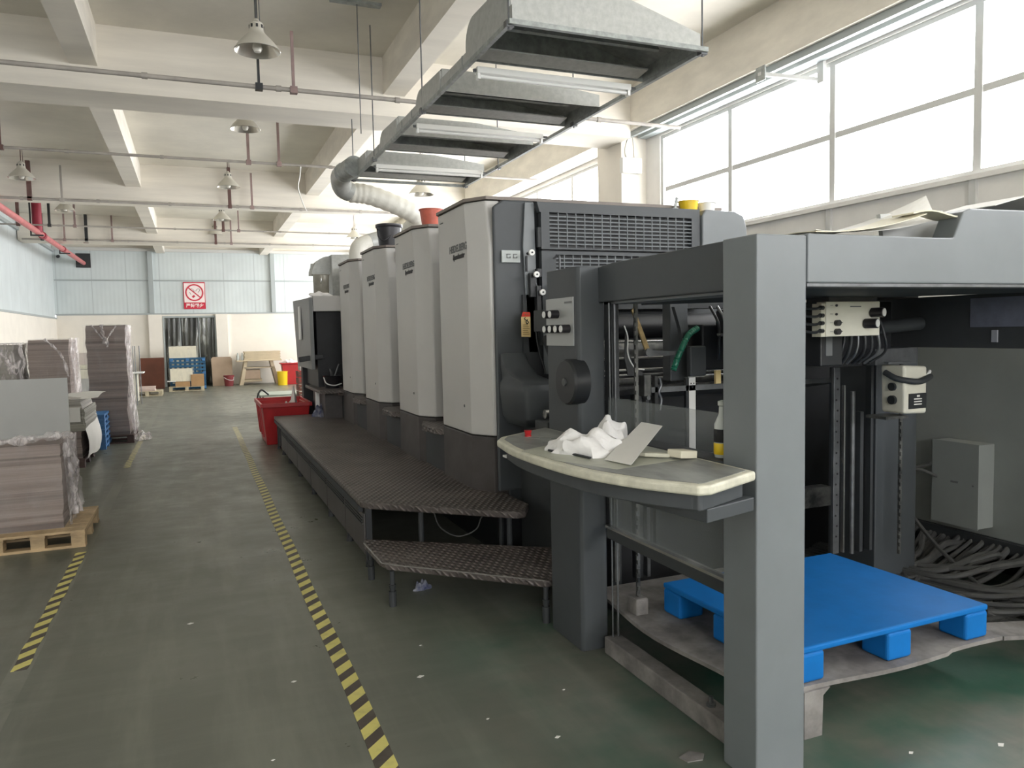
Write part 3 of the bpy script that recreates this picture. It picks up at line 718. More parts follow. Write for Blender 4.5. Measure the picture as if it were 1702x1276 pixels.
# hanging tag
T = thing('warning_tag', 'cream and red paper tag hanging on the dark press side', 'tag', (2.155, 4.93, 1.56))
MB().prism([(2.12, 4.965, 1.565), (2.19, 4.965, 1.562), (2.19, 4.965, 1.70), (2.175, 4.965, 1.725), (2.135, 4.965, 1.725), (2.12, 4.965, 1.70)], (0, .003, 0)).build('card', TAGY, T)
MB().prism([(2.122, 4.964, 1.705), (2.19, 4.964, 1.705), (2.188, 4.964, 1.735), (2.132, 4.964, 1.738)], (0, .003, 0)).build('red_header', TAGR, T)
m2 = MB()
for k in range(6): m2.box(2.13, 2.18-(k % 3)*.006, 4.962, 4.9645, 1.58+k*.013, 1.584+k*.013)
for x in (2.148, 2.166): m2.box(x, x+.008, 4.962, 4.964, 1.716, 1.726)
m2.build('printed_lines', mat('tag_print_brown', (140, 108, 70), .7), T)
MB().tube([(2.15, 4.958, 1.70), (2.14, 4.955, 1.69), (2.16, 4.95, 1.675), (2.17, 4.955, 1.665), (2.16, 4.955, 1.655), (2.152, 4.955, 1.67), (2.165, 4.955, 1.685)], .003).build('string', BLACKT, T, smooth=True)

# ================================================================== FEEDER BODY (behind the column)
T = thing('sheet_feeder_table', 'dark machine section between the feeder frame and nearest printing unit', 'feeder section', (3.0, 4.4, 0))
MB().prism([(2.12, 3.72, 0), (2.12, 5.04, 0), (2.12, 5.04, 1.0), (2.12, 4.3, 1.0), (2.12, 3.72, .9)], (.06, 0, 0)).build('side_plate', DARKR, T, bevel=.008)
MB().box(2.18, 3.75, 4.05, 5.03, .1, 1.1).build('lower_body', DEEP, T)
MB().prism([(2.2, 3.6, 1.28), (2.2, 4.95, 1.06), (2.2, 4.95, 1.03), (2.2, 3.6, 1.25)], (1.5, 0, 0)).build('feed_board', STEELD, T)
# rounded pump housing bulging beside the nearest unit
mb = MB(); L = []
for z, x0, x1, y0, y1 in ((.96, 2.02, 2.22, 4.66, 5.0), (1.02, 1.98, 2.23, 4.58, 5.0), (1.20, 1.96, 2.23, 4.55, 5.0), (1.25, 1.965, 2.22, 4.57, 5.0), (1.27, 1.98, 2.20, 4.62, 5.0), (1.30, 1.98, 2.18, 4.80, 5.0), (1.36, 1.97, 2.17, 4.90, 5.0), (1.45, 1.97, 2.16, 4.97, 5.0)):
    r = .03; L.append([(x0, y1, z), (x0, y0+r, z), (x0+.01, y0+.01, z), (x0+r, y0, z), (x1-r, y0, z), (x1-.01, y0+.01, z), (x1, y0+r, z), (x1, y1, z)])
vs = [p for l in L for p in l]; fs = [(j*8+i, (j+1)*8+i, (j+1)*8+(i+1) % 8, j*8+(i+1) % 8) for j in range(7) for i in range(8)]+[tuple(range(8)), tuple(range(63, 55, -1))]
mb.add(vs, [f[::-1] for f in fs]).build('pump_housing', DARKP, T, smooth=True)
MB().cyl((2.05, 4.45, 1.07), (2.18, 4.45, 1.07), .03, n=16).build('roller_end', STEEL, T, smooth=True)
MB().box(2.0, 2.2, 4.3, 4.5, .8, 1.035).build('motor_block', DARKR, T, bevel=.01)
MB().tube([(2.26, 4.85, 1.55), (2.25, 4.7, 1.4), (2.27, 4.55, 1.2), (2.22, 4.5, 1.05)], .035, 10).build('hose', BLACKM, T, smooth=True)
MB().box(2.27, 2.32, 4.75, 4.93, 1.3, 1.72).build('side_shield', FEED, T, bevel=.004)
MB().box(2.1, 2.11, 3.8, 3.86, .5, .95).build('edge_strip', STEELD, T)

# ================================================================== FEEDER FRAME
T = thing('sheet_feeder', 'large dark grey gantry frame of the sheet feeder, nearest to the camera', 'feeder frame', (2.9, 2.8, 0))
MB().box(1.735, 1.948, 2.063, 2.243, 0, 1.909).build('front_post', FEED, T, bevel=.006)
MB().prism([(1.715, 3.335, 0), (1.73, 3.32, 0), (1.86, 3.32, 0), (1.86, 3.67, 0), (1.715, 3.67, 0)], (0, 0, 1.91)).build('aisle_column', DARKP, T, bevel=.006)
bm = MB().prism([(1.83, 2.243, 1.735), (1.83, 3.33, 1.735), (1.83, 3.33, 1.905), (1.83, 3.2, 1.915), (1.83, 2.243, 1.922)], (.2, 0, 0))
bm.build('aisle_beam', DARKP, T, bevel=.006)
MB().box(1.86, 2.03, 2.243, 3.32, 1.725, 1.735).build('beam_underside_strip', FEED, T)
fb = [(1.953, 1.747), (1.953, 1.916), (2.566, 1.918), (2.652, 1.92), (2.661, 1.923), (2.709, 2.018), (2.747, 2.032), (4.04, 2.056), (4.04, 1.747)]
MB().prism([(x, 2.063, z) for x, z in fb], (0, .10, 0)).build('front_beam', FEED, T, bevel=.006)
MB().box(1.955, 4.04, 2.068, 2.155, 1.735, 1.746).build('lower_lip', STEELD, T)
MB().prism([(2.06, 2.165, 1.74), (4.2, 2.165, 1.74), (4.2, 3.3, 1.80), (2.06, 3.3, 1.72)], (0, 0, .02)).build('top_cover', DARKR, T)
MB().box(3.83, 4.04, 2.07, 2.25, 0, 1.73).build('drive_side_post', DARKP, T, bevel=.006)
MB().box(3.64, 3.97, 3.3, 3.66, 0, 1.9).build('drive_side_column', DARKP, T, bevel=.006)
MB().box(3.64, 3.9, 2.36, 3.3, 1.47, 1.74).build('drive_side_beam', DARKR, T, bevel=.004)
MB().box(3.634, 3.64, 2.44, 2.72, 1.575, 1.72).build('label_sheet', mat('label_grey', (104, 108, 122), .5, noise=.1, nscale=20), T)
MB().box(3.632, 3.64, 2.575, 2.605, 1.50, 1.56).build('small_label', mat('small_label_grey', (150, 152, 158), .5), T)
MB().box(1.83, 2.0, 3.5, 4.1, 1.6, 1.72).box(2.0, 3.64, 3.9, 4.05, 1.72, 1.88).build('rear_beam', DARKR, T)
# chamfer rounding between column and window opening
MB().box(1.86, 1.90, 3.25, 3.32, .62, 1.735).build('window_jamb', BLACKM, T)
MB().cyl((1.875, 3.245, .05), (1.875, 3.245, 1.73), .006, n=8).cyl((1.845, 3.245, .05), (1.845, 3.245, 1.73), .004, n=8).build('jamb_highlight', STEELD, T, smooth=True)  # thin steel rods put in for the highlight along the dark jamb
MB().box(1.82, 1.86, 2.243, 3.25, .585, .635).build('guard_rail', DARKR, T)
MB().box(1.815, 1.855, 2.243, 3.26, .636, .648).build('guard_rail_cap', STEEL, T)
MB().box(1.81, 1.90, 2.243, 3.27, 0.0, .085).build('floor_rail', DUSTY, T, bevel=.006)
MB().cyl((1.85, 2.47, .085), (1.85, 2.47, .125), .009, n=8).cyl((1.85, 2.47, .085), (1.85, 2.47, .098), .02, n=6).build('anchor_bolt', STEELD, T)
MB().box(1.838, 1.843, 2.243, 3.25, .645, 1.275).build('guard_glass', SCREEN, T)
# knob panel on the column
kp = MB().box(1.709, 1.715, 3.36, 3.668, 1.525, 1.765).build('knob_panel', mat('knob_panel_grey', (168, 170, 168), .4, metal=.2), T)
for y, z in [(3.60, 1.685), (3.53, 1.685), (3.60, 1.61), (3.535, 1.61), (3.47, 1.61), (3.405, 1.61)]:
    k = MB().cyl((1.709, y, z), (1.665, y, z), .021, n=18).build('knob', BLKP, T, smooth=True)
    MB().cyl((1.665, y, z), (1.661, y, z), .0165, n=18).build('knob_cap', WHITEP, k, smooth=True)
MB().box(1.7075, 1.709, 3.37, 3.45, 1.735, 1.745).build('panel_print', GREYT, kp)
wheel = MB().cyl((1.745, 3.36, 1.35), (1.672, 3.36, 1.35), .112, n=40).cyl((1.672, 3.36, 1.35), (1.66, 3.36, 1.35), .112, .104, n=40)
w = wheel.build('hand_wheel', BLACKM, T, smooth=True)
MB().cyl((1.66, 3.36, 1.35), (1.652, 3.36, 1.35), .019, n=20).build('wheel_hub', STEELD, w, smooth=True)

# ---- feeder interior
T = thing('suction_feeder', 'oily suction head with steel bars and hoses inside the feeder frame', 'feeder head', (2.9, 3.9, 1.2))
MB().box(2.0, 3.64, 4.06, 4.10, .02, 1.32).box(3.3, 4.3, 4.0, 4.055, .02, 1.75).build('back_plate', DEEP, T)
MB().cyl((2.35, 4.85, 1.85), (3.6, 4.85, 1.85), .1, n=24).build('upper_roller', STEELD, T, smooth=True)
MB().cyl((2.35, 4.7, 1.62), (3.6, 4.7, 1.62), .085, n=24).build('middle_roller', DEEP, T, smooth=True)
MB().cyl((2.35, 4.6, 1.46), (3.6, 4.6, 1.46), .07, n=24).build('lower_roller', OILY, T, smooth=True)
bars = [(4.15, 1.735, .010), (4.0, 1.527, .009), (3.95, 1.43, .008), (3.85, 1.365, .009), (3.8, 1.34, .006), (4.0, 1.29, .02)]
for y, z, r in bars: MB().cyl((1.98, y, z), (3.62, y, z), r, n=12).build('cross_bar', STEEL if r < .015 else OILY, T, smooth=True)
MB().box(1.98, 3.62, 3.98, 4.02, 1.20, 1.26).build('cross_beam', OILY, T)
MB().box(2.5, 2.62, 3.7, 3.78, 1.30, 1.75).build('hanger_plate', DARKP, T, bevel=.004)
MB().prism([(2.46, 3.6, 1.72), (2.53, 3.6, 1.72), (2.56, 3.6, 1.56), (2.52, 3.6, 1.5), (2.50, 3.6, 1.6)], (0, .03, 0)).build('guide_arm', DARKP, T)
MB().box(2.55, 2.66, 3.58, 3.62, 1.33, 1.50).build('mount_block', DARKR, T, bevel=.01)
sb = MB().box(2.555, 2.60, 3.60, 3.615, .84, 1.325).build('side_bar', PAPERW, T, bevel=.003)
MB().cyl((2.568, 3.598, 1.29), (2.568, 3.602, 1.29), .004, n=8).cyl((2.586, 3.598, 1.29), (2.586, 3.602, 1.29), .004, n=8).cyl((2.577, 3.598, 1.27), (2.577, 3.602, 1.27), .006, n=8).build('bar_holes', BLACKT, sb)
MB().box(2.535, 2.553, 3.60, 3.62, .84, 1.32).build('side_bar_shadow_strip', BLACKM, T)  # black strip put in for the side bar's shadow
MB().box(2.70, 2.735, 3.55, 3.565, 1.285, 1.36).build('gauge_plate', TAGY, T)
MB().box(2.66, 3.0, 3.62, 3.8, 1.36, 1.62).box(2.75, 2.9, 3.5, 3.62, 1.56, 1.7).build('suction_block', DEEP, T, bevel=.01)
for k in range(7):
    MB().tube([(2.66+.05*k, 3.55, 1.72), (2.68+.045*k, 3.5, 1.62+.01*(k % 3)), (2.70+.05*k, 3.52, 1.5), (2.72+.04*k, 3.55, 1.42)], .008).build('air_hose', (BLACKM, STEELD, DARKR)[k % 3], T, smooth=True)
for k in range(6):
    MB().cyl((2.68+.045*k, 3.50, 1.56+.03*(k % 3)), (2.68+.045*k, 3.47, 1.56+.03*(k % 3)), .010, n=8).build('fitting', STEEL, T, smooth=True)
hp = spline([(2.60, 3.58, 1.60), (2.53, 3.57, 1.56), (2.47, 3.57, 1.46), (2.43, 3.57, 1.37)], 14)
MB().tube(hp, lambda t: .017*(1+.12*math.sin(t*150)), 12, sub=0).build('green_hose', GREENH, T, smooth=True, label='green ribbed hose')
g = MB().prism([(2.165, 3.56, 1.70), (2.18, 3.56, 1.715), (2.275, 3.56, 1.49), (2.25, 3.56, 1.475)], (0, .012, 0)).build('brass_strip', GOLD, T, label='brass coloured toothed strip')
MB().cyl((2.265, 3.55, 1.475), (2.265, 3.58, 1.475), .022, n=14).prism([(2.24, 3.56, 1.49), (2.27, 3.56, 1.45), (2.44, 3.56, 1.455), (2.44, 3.56, 1.475)], (0, .015, 0)).build('strip_pivot', STEELD, T)
MB().tube([(2.08, 3.5, 1.62), (2.10, 3.5, 1.56), (2.10, 3.5, 1.47), (2.14, 3.5, 1.40), (2.20, 3.5, 1.385)], .004).build('wire', PAPERW, T, smooth=True)
MB().prism([(2.09, 3.5, 1.58), (2.105, 3.5, 1.5), (2.13, 3.5, 1.41), (2.19, 3.5, 1.37), (2.19, 3.5, 1.355), (2.1, 3.5, 1.36), (2.08, 3.5, 1.45)], (0, .01, 0)).build('cam_plate', BLACKM, T)
MB().box(2.20, 2.245, 3.5, 3.56, 1.24, 1.36).build('clamp', OILY, T, bevel=.006)
MB().cyl((2.22, 3.49, 1.235), (2.22, 3.52, 1.235), .012, n=10).build('clamp_bolt', STEELD, T)
MB().tube([(2.36, 3.6, 1.33), (2.37, 3.6, 1.29), (2.355, 3.6, 1.25), (2.37, 3.6, 1.21), (2.36, 3.6, 1.15)], .008).build('twisted_link', STEELD, T, smooth=True)
MB().box(2.33, 2.35, 3.6, 3.63, .3, 1.34).build('guide_rail', BLACKM, T)
# lifting chains and pile columns
T = thing('pile_lift', 'dark lifting columns with chains and dusty plate carrying the blue pallet', 'pile lift', (2.8, 3.0, 0))
def chain(x, y, z0, z1):
    mb = MB(); k = int((z1-z0)/.022)
    for i in range(k):
        z = z0+i*.022
        if i % 2: mb.box(x-.010, x+.010, y-.005, y+.005, z, z+.024)
        else: mb.box(x-.006, x+.006, y-.009, y+.009, z, z+.024)
    mb.build('chain', OILY, T)
chain(1.965, 3.2, .27, 1.73); chain(3.72, 3.2, .27, 1.4)
MB().box(1.93, 2.0, 3.16, 3.25, .2, .285).build('chain_anchor', DUSTY, T, bevel=.008)
for x in (2.0, 3.42): MB().box(x, x+.06, 3.7, 3.9, 0, 1.7).build('lift_column', DARKR, T)
for x, w_, m_ in ((2.10, .03, OILY), (2.235, .045, BLACKM), (2.31, .02, STEELD)): MB().box(x, x+w_, 3.66, 3.7, .2, 1.25).build('guide_strip', m_, T)
ru = MB().box(3.30, 3.345, 3.28, 3.30, .3, 1.36).build('hole_rule', STEELD, T, bevel=.002)
hb = MB()
for k in range(16): hb.cyl((3.322+.006*math.sin(k*2.3), 3.278, .4+k*.06), (3.322+.006*math.sin(k*2.3), 3.282, .4+k*.06), .006, n=8)
hb.build('rule_holes', BLACKT, ru)
MB().box(3.375, 3.385, 3.28, 3.30, .3, 1.26).build('thin_rod', STEEL, T)
MB().cyl((3.46, 3.3, .28), (3.46, 3.3, 1.22), .014, n=10).build('round_rod', STEELD, T, smooth=True)
MB().box(3.52, 3.545, 3.30, 3.34, .28, 1.1).box(3.60, 3.62, 3.3, 3.34, .28, 1.4).build('guide_strip', DARKR, T)
def plate(u, v):
    x = 1.90+u*1.36; y0 = 2.235+.012*math.sin(u*9)+(.015 if u > .75 else 0); y1 = 3.6
    return (x+(.03*math.sin(v*7+1) if u == 0 else 0), y0+(y1-y0)*v, .205)
MB().sheet(plate, 26, 14, .018).build('pile_plate', DUSTY, T)
MB().prism([(3.262, 2.25, .187), (3.262, 2.42, .187), (3.6, 2.40, .15), (3.9, 2.33, .12), (3.9, 2.2, .12), (3.6, 2.22, .15)], (0, 0, .018)).build('plate_tongue', DUSTY, T)
MB().prism([(2.11, 2.235, 0), (2.20, 2.235, 0), (2.205, 2.235, .16), (2.24, 2.235, .187), (2.11, 2.235, .187)], (0, .03, 0)).build('plate_foot', DUSTY, T)
MB().box(3.15, 3.62, 3.62, 3.7, .48, .6).build('cross_tie', OILY, T)

# blue plastic pallet on the lift plate
T = thing('plastic_pallet', 'bright blue plastic pallet on the lift plate inside the feeder frame', 'pallet', (2.64, 2.72, .206), rz=0)
a, b = .55, .45
MB().box(2.64-a, 2.64+a, 2.72-b, 2.72+b, .325, .352).build('deck', BLUEP, T, bevel=.008)
for i, x in enumerate((-a+.065, 0, a-.075)):
    for j, y in enumerate((-b+.07, 0, b-.07)):
        MB().box(2.64+x-.065 if i else 2.64-a, 2.64+x+.075 if i < 2 else 2.64+a, 2.72+y-.07, 2.72+y+.07, .2065, .326).build('foot', BLUEP, T, bevel=.014, seg=3)
T.rotation_euler.z = math.radians(1.2)

# white control box
T = thing('control_box', 'cream control box with two large black knobs under the front beam', 'control box', (2.83, 2.7, 1.55))
cb = B(2.665, 2.995, 2.70, 2.76, 1.548, 1.708).build('face', CREAM, T, bevel=.003)
mb = MB().box(2.64, 2.665, 2.705, 2.76, 1.548, 1.70)
mb.build('cable_gland_plate', CREAMD, T)
for k in range(4): MB().cyl((2.645, 2.70, 1.575+k*.035), (2.62, 2.69, 1.575+k*.035), .010, n=10).tube([(2.62, 2.69, 1.575+k*.035), (2.56, 2.68, 1.57+k*.035), (2.45, 2.75, 1.60+k*.03)], .006).build('cable', BLACKM, T, smooth=True)
for x, z in ((2.965, 1.655), (2.925, 1.605)):
    k = MB().cyl((x-.02, 2.70, z), (x-.005, 2.645, z), .023, n=22).build('knob', BLKP, T, smooth=True)
    MB().cyl((x-.005, 2.645, z), (x-.004, 2.642, z), .0185, n=22).build('knob_cap', WHITEP, k, smooth=True)
for z in (1.61, 1.57):
    MB().cyl((2.725, 2.70, z), (2.725, 2.68, z), .014, n=14).prism([(2.725, 2.685, z+.009), (2.725, 2.685, z-.009), (2.752, 2.685, z+.002)], (0, .006, 0)).build('selector', BLKP, T)
for z in (1.69, 1.65): MB().cyl((2.725, 2.70, z), (2.725, 2.695, z), .006, n=10).build('toggle', BLKP, T)
mk = MB().box(2.81, 2.875, 2.698, 2.70, 1.682, 1.687)
for z in (1.69, 1.65, 1.61, 1.57): mk.box(2.69, 2.705, 2.698, 2.70, z, z+.002)
mk.build('printed_marks', GREYT, cb)
MB().box(2.70, 2.98, 2.72, 2.86, 1.708, 1.75).build('bracket', BLACKM, T)
# black valve cluster behind the control box
T = thing('valve_cluster', 'black valve block with hanging hoses below the cream control box', 'valve block', (2.95, 3.0, 1.4))
MB().box(2.83, 2.97, 2.9, 3.05, 1.40, 1.62).build('block', BLACKM, T, bevel=.006)
MB().box(2.86, 2.90, 2.896, 2.90, 1.45, 1.56).build('label', GREYT, T)
MB().box(2.6, 3.5, 3.08, 3.2, 1.38, 1.72).build('cross_member', DEEP, T)
for k in range(7): MB().tube([(2.98+.045*k, 2.95, 1.66), (3.0+.045*k, 2.92, 1.55), (2.99+.05*k, 2.93, 1.46), (3.02+.04*k, 3.0, 1.40)], .007+.002*(k % 2)).build('hose', (BLACKM, DARKR, STEELD)[k % 3], T, smooth=True)
MB().cyl((3.3, 3.0, 1.58), (3.62, 3.0, 1.60), .035, n=16).build('cylinder', DARKR, T, smooth=True)
# motor box
T = thing('motor_unit', 'cream boxy motor with dark label hung beside the right feeder column', 'motor unit', (3.45, 3.0, 1.12))
MB().prism([(3.40, 2.90, 1.13), (3.56, 2.90, 1.125), (3.56, 2.90, 1.375), (3.39, 2.90, 1.385)], (0, .15, 0)).build('housing', CREAM, T, bevel=.014, seg=3)
lb = MB().box(3.425, 3.55, 2.896, 2.90, 1.155, 1.235).build('label', BLACKM, T)
m2 = MB()
for k in range(3): m2.box(3.46, 3.515, 2.894, 2.896, 1.175+k*.014, 1.181+k*.014)
m2.box(3.48, 3.50, 2.894, 2.896, 1.216, 1.226).build('label_print', PAPERW, lb)
for z_, r_ in ((1.27, .022), (1.20, .024)): MB().cyl((3.402, 2.97, z_), (3.38, 2.97, z_), r_, n=16).build('dial', BLACKM, T, smooth=True)
MB().tube([(3.37, 3.0, 1.345), (3.375, 2.93, 1.315), (3.44, 2.87, 1.30), (3.5, 2.87, 1.305), (3.58, 2.9, 1.32)], .016, 10).build('hose', DARKR, T, smooth=True)
MB().tube([(3.55, 2.9, 1.32), (3.60, 2.92, 1.345), (3.64, 2.98, 1.33)], .009).build('white_cable', WHITEP, T, smooth=True)
MB().box(3.28, 3.44, 2.9, 2.93, 1.395, 1.405).box(3.3, 3.6, 3.0, 3.1, 1.385, 1.47).build('bracket', STEELD, T)
MB().box(3.29, 3.45, 2.92, 3.05, 1.105, 1.12).build('base_lip', OILY, T)

# ================================================================== CONSOLE SHELF
T = thing('console_shelf', 'curved control console with cream rim and grey top on the feeder frame', 'console', (1.5, 3.0, 1.0))
# outline (plan): straight back along the frame, bulging front
fr2 = [v.to_2d() for v in spline([(1.305, 3.38, 0), (1.262, 3.10, 0), (1.258, 2.80, 0), (1.285, 2.50, 0), (1.37, 2.24, 0), (1.485, 2.045, 0)], 6)]
pl = [(1.708, 3.70), (1.36, 3.47)]+[(p.x, p.y) for p in fr2]+[(1.53, 2.035), (1.818, 2.165), (1.818, 3.30), (1.708, 3.31)]
def inset(P, d):
    cx = sum(p[0] for p in P)/len(P); cyy = sum(p[1] for p in P)/len(P); out = []; n = len(P)
    for i in range(n):
        a, b, c = Vector(P[i-1]), Vector(P[i]), Vector(P[(i+1) % n])
        e1 = (b-a).normalized(); e2 = (c-b).normalized(); nn = Vector((-(e1+e2).y, (e1+e2).x)).normalized()
        if nn.dot(Vector((cx, cyy))-b) < 0: nn = -nn
        out.append(tuple(b+nn*d))
    return out
MB().prism([(x, y, 1.055) for x, y in pl], (0, 0, .035)).build('rim', CREAMD, T, bevel=.010, seg=3)
ins = inset(pl, .035)
MB().prism([(x, y, 1.0905) for x, y in ins], (0, 0, .0015)).build('top_panel', INLAY, T)
und = inset(pl, .045)
MB().prism([(x, y, .995) for x, y in und], (0, 0, .06)).build('underside_tray', DARKP, T, bevel=.005)
MB().prism([(1.56, 2.10, .945), (1.818, 2.175, .945), (1.818, 2.6, .945), (1.5, 2.5, .945)], (0, 0, .049)).build('side_bracket', DARKP, T, bevel=.004)
m2 = MB()
for k in range(5): m2.obx((1.44+.03*k, 3.2-.05*k, 1.0925), (.06, .012, .001), (0, 0, -.7))
for k in range(3): m2.obx((1.48+.04*k, 3.34-.04*k, 1.0925), (.05, .03, .001), (0, 0, -.6))
m2.build('key_marks', mat('console_print', (112, 116, 112), .5), T)
MB().prism([(1.27, 3.0, 1.0907), (1.42, 3.08, 1.0907), (1.80, 2.85, 1.0907), (1.80, 2.5, 1.0907), (1.40, 2.42, 1.0907), (1.29, 2.7, 1.0907)], (0, 0, .0016)).build('centre_panel', mat('console_cream_panel', (186, 188, 172), .4, noise=.1, nscale=10), T)
bt = MB().cyl((1.475, 3.40, 1.0915), (1.475, 3.40, 1.10), .016, n=16).cyl((1.475, 3.40, 1.10), (1.475, 3.40, 1.122), .014, .019, n=16)
bt.build('stop_button', REDP, T, smooth=True, label='red emergency stop button')
MB().box(1.819, 1.935, 2.385, 3.40, 1.055, 1.0915).build('rear_ledge', DARKR, T, bevel=.004)
MB().box(1.38, 1.43, 3.45, 3.5, .985, .995).build('underside_clip', WHITEP, T)

CONSOLE_FIRST = len(COL.objects)
CONSOLE = T
# things lying on the console
def crumple(name, m, lab, cat, cx, cyy, z0, lx, ly, h, rz, seed, parent=None):
    rnd = random.Random(seed); ph = [rnd.uniform(0, 6) for _ in range(8)]; c, s = math.cos(rz), math.sin(rz)
    mb = MB(); N = 22; M_ = 14; vs = []; fs = []
    for j in range(M_+1):
        for i in range(N):
            th = 2*PI*i/N; t = j/M_; q = math.sin(PI*(.5+t/2))  # dome
            rr = math.cos(t*PI/2)
            wob = 1+.22*math.sin(3*th+ph[0]+t*3)+.14*math.sin(5*th+ph[1]-t*4)+.1*math.sin(9*th+ph[2]+6*t)
            x = lx/2*rr*wob*math.cos(th); y = ly/2*rr*wob*math.sin(th)
            z = h*math.sin(t*PI/2)*(1+.25*math.sin(x/lx*14+ph[3])+.2*math.sin(y/ly*9+ph[4]))
            vs.append((cx+c*x-s*y, cyy+s*x+c*y, z0+max(0, z)))
    for j in range(M_):
        for i in range(N): fs.append((j*N+i, j*N+(i+1) % N, (j+1)*N+(i+1) % N, (j+1)*N+i))
    fs.append(tuple(range(N-1, -1, -1)))
    mb.add(vs, fs); o = mb.build(name, m, parent, smooth=True)
    if parent is None: tag(o, lab, cat)
    return o
crumple('cotton_rag', CLOTH, 'crumpled white cotton rag heaped on the left of the console centre', 'rag', 1.47, 2.80, 1.0925, .30, .17, .085, 2.2, 3)
crumple('cotton_glove', CLOTH, 'long white cotton bundle lying towards the guard glass on the console', 'glove', 1.67, 2.93, 1.0925, .38, .15, .10, 1.0, 9)
tag(MB().prism([(1.45, 2.60, 1.097), (1.475, 2.445, 1.097), (1.805, 2.735, 1.19), (1.805, 2.90, 1.19)], (0, 0, .002)).build('card', PAPERW), 'long white card lying slanted across the console against the glass', 'card')
T = thing('paint_brush', 'broad cream brush lying on the console near the guard glass', 'brush', (1.70, 2.50, 1.093))
MB().obx((1.74, 2.50, 1.112), (.09, .075, .03), (0, .1, .2)).build('brush_head', PAPERC, T, bevel=.004)
MB().prism([(1.69, 2.51, 1.097), (1.69, 2.56, 1.097), (1.64, 2.62, 1.097), (1.60, 2.63, 1.097), (1.62, 2.58, 1.097)], (0, 0, .016)).build('handle', CREAMD, T, bevel=.004)
T = thing('spray_bottle', 'clear bottle with yellow and black base standing by the front post', 'bottle', (1.897, 2.455, 1.0925))
MB().lathe([(.001, 0), (.03, 0), (.032, .01), (.032, .13), (.014, .17), (.013, .20), (.018, .205), (.018, .22), (.001, .225)], (1.897, 2.455, 1.0925), 20).build('bottle_body', mat('bottle_clear', (190, 194, 190), .2), T, smooth=True)
MB().lathe([(.0325, .012), (.0335, .014), (.0335, .055), (.0325, .057)], (1.897, 2.455, 1.0925), 20).build('yellow_band', YELP, T, smooth=True)
MB().lathe([(.0325, .06), (.0335, .062), (.0335, .11), (.0325, .112)], (1.897, 2.455, 1.0925), 20).build('black_band', BLACKT, T, smooth=True)
tag(MB().tube([(1.60, 3.12, 1.10), (1.68, 3.15, 1.11), (1.78, 3.18, 1.11), (1.80, 3.0, 1.12), (1.79, 2.9, 1.11)], .010).build('hose', BLACKM, smooth=True), 'black hose lying along the back of the console', 'hose')
tag(MB().tube([(1.36, 2.92, 1.098), (1.40, 2.8, 1.098), (1.42, 2.66, 1.098)], .005).build('pen', BLACKM, smooth=True), 'black pen at the front edge of the console, under the rag', 'pen')

def resettle(objs, k, anchor, shift):
    """Resize a small group of things together about an anchor point and move them."""
    a = Vector(anchor)
    for o in objs:
        o.location = a+(o.location-a)*k+Vector(shift); o.scale = (k, k, k)
resettle([CONSOLE]+[o for o in list(COL.objects)[CONSOLE_FIRST:] if o.parent is None], .941, (1.818, 2.165, 1.09), (-.107, -.128, .030))

# ================================================================== WALKWAY PLATFORM AND STEP
T = thing('walkway_platform', 'long low walkway platform with brown tread plate beside the press', 'platform', (1.5, 8, 0))
pp = [(1.0, 11.5), (1.0, 5.22), (1.04, 5.15), (1.84, 4.43), (1.90, 4.44), (2.0, 4.62), (2.0, 5.06), (1.93, 5.07), (1.93, 11.5)]
MB().prism([(x, y, .415) for x, y in pp], (0, 0, .045)).build('tread_deck', TREAD, T, bevel=.010)
MB().box(1.0, 1.03, 5.3, 11.5, .37, .415).build('edge_channel', DARKR, T)
ys_ = [5.22, 5.95, 6.85, 7.9, 9.0, 10.0, 10.75]
for i in range(6):
    sk = B(1.02, 1.045, ys_[i]+.01, ys_[i+1]-.01, .085, .37).build('side_panel', BASEP, T, bevel=.003)
    m2 = MB()
    for k in range(3): m2.box(1.012, 1.02, ys_[i]+.04, ys_[i+1]-.04, .33-.022*k, .338-.022*k)
    m2.build('louvre', BLACKM, sk)
for y in ys_+[11.4]:
    MB().box(1.03, 1.07, y-.02, y+.02, .03, .41).cyl((1.05, y, 0), (1.05, y, .05), .03, .022, n=12).build('leg', BLACKM, T)
for x, y in ((1.35, 4.95), (1.85, 4.6), (1.93, 4.95)):
    MB().cyl((x, y, 0), (x, y, .415), .018, n=10).cyl((x, y, 0), (x, y, .06), .028, n=12).build('leg', DARKR, T)
MB().box(1.045, 1.9, 11.3, 11.4, .05, .41).build('end_panel', BASEP, T)
tag(MB().box(1.95, 4.0, 5.08, 12.4, .0, .30).build('press_base', DEEP), 'black base running under the printing units', 'machine base')  # black base box also stands in for the darkness under the platform
T = thing('step_platform', 'small low step of checkered tread plate in front of the walkway', 'step', (1.3, 4.3, 0))
sp_ = [(.98, 5.02), (.955, 4.93), (.965, 4.50), (.99, 4.40), (1.10, 4.30), (1.70, 3.71), (1.80, 3.72), (2.02, 4.28)]
MB().prism([(x, y, .21) for x, y in sp_], (0, 0, .04)).build('tread_deck', TREAD, T, bevel=.010)
MB().tube([(.958, 4.93, .246), (.967, 4.52, .246), (.995, 4.405, .246), (1.3, 4.11, .246), (1.70, 3.72, .246)], .004, 6, sub=3).build('worn_edge', mat('worn_edge_steel', (150, 148, 144), .35, metal=.6), T, smooth=True)
for x, y in ((1.0, 4.93), (1.01, 4.38), (1.72, 3.76), (1.95, 4.25)):
    MB().cyl((x, y, .05), (x, y, .21), .014, n=12).cyl((x, y, .09), (x, y, .13), .014, .021, n=12).cyl((x, y, 0), (x, y, .09), .022, n=14).build('leg', DARKR, T)
T = thing('hanging_cable', 'thin grey cable sagging in the dark under the walkway platform', 'cable', (1.6, 5.0, .2))
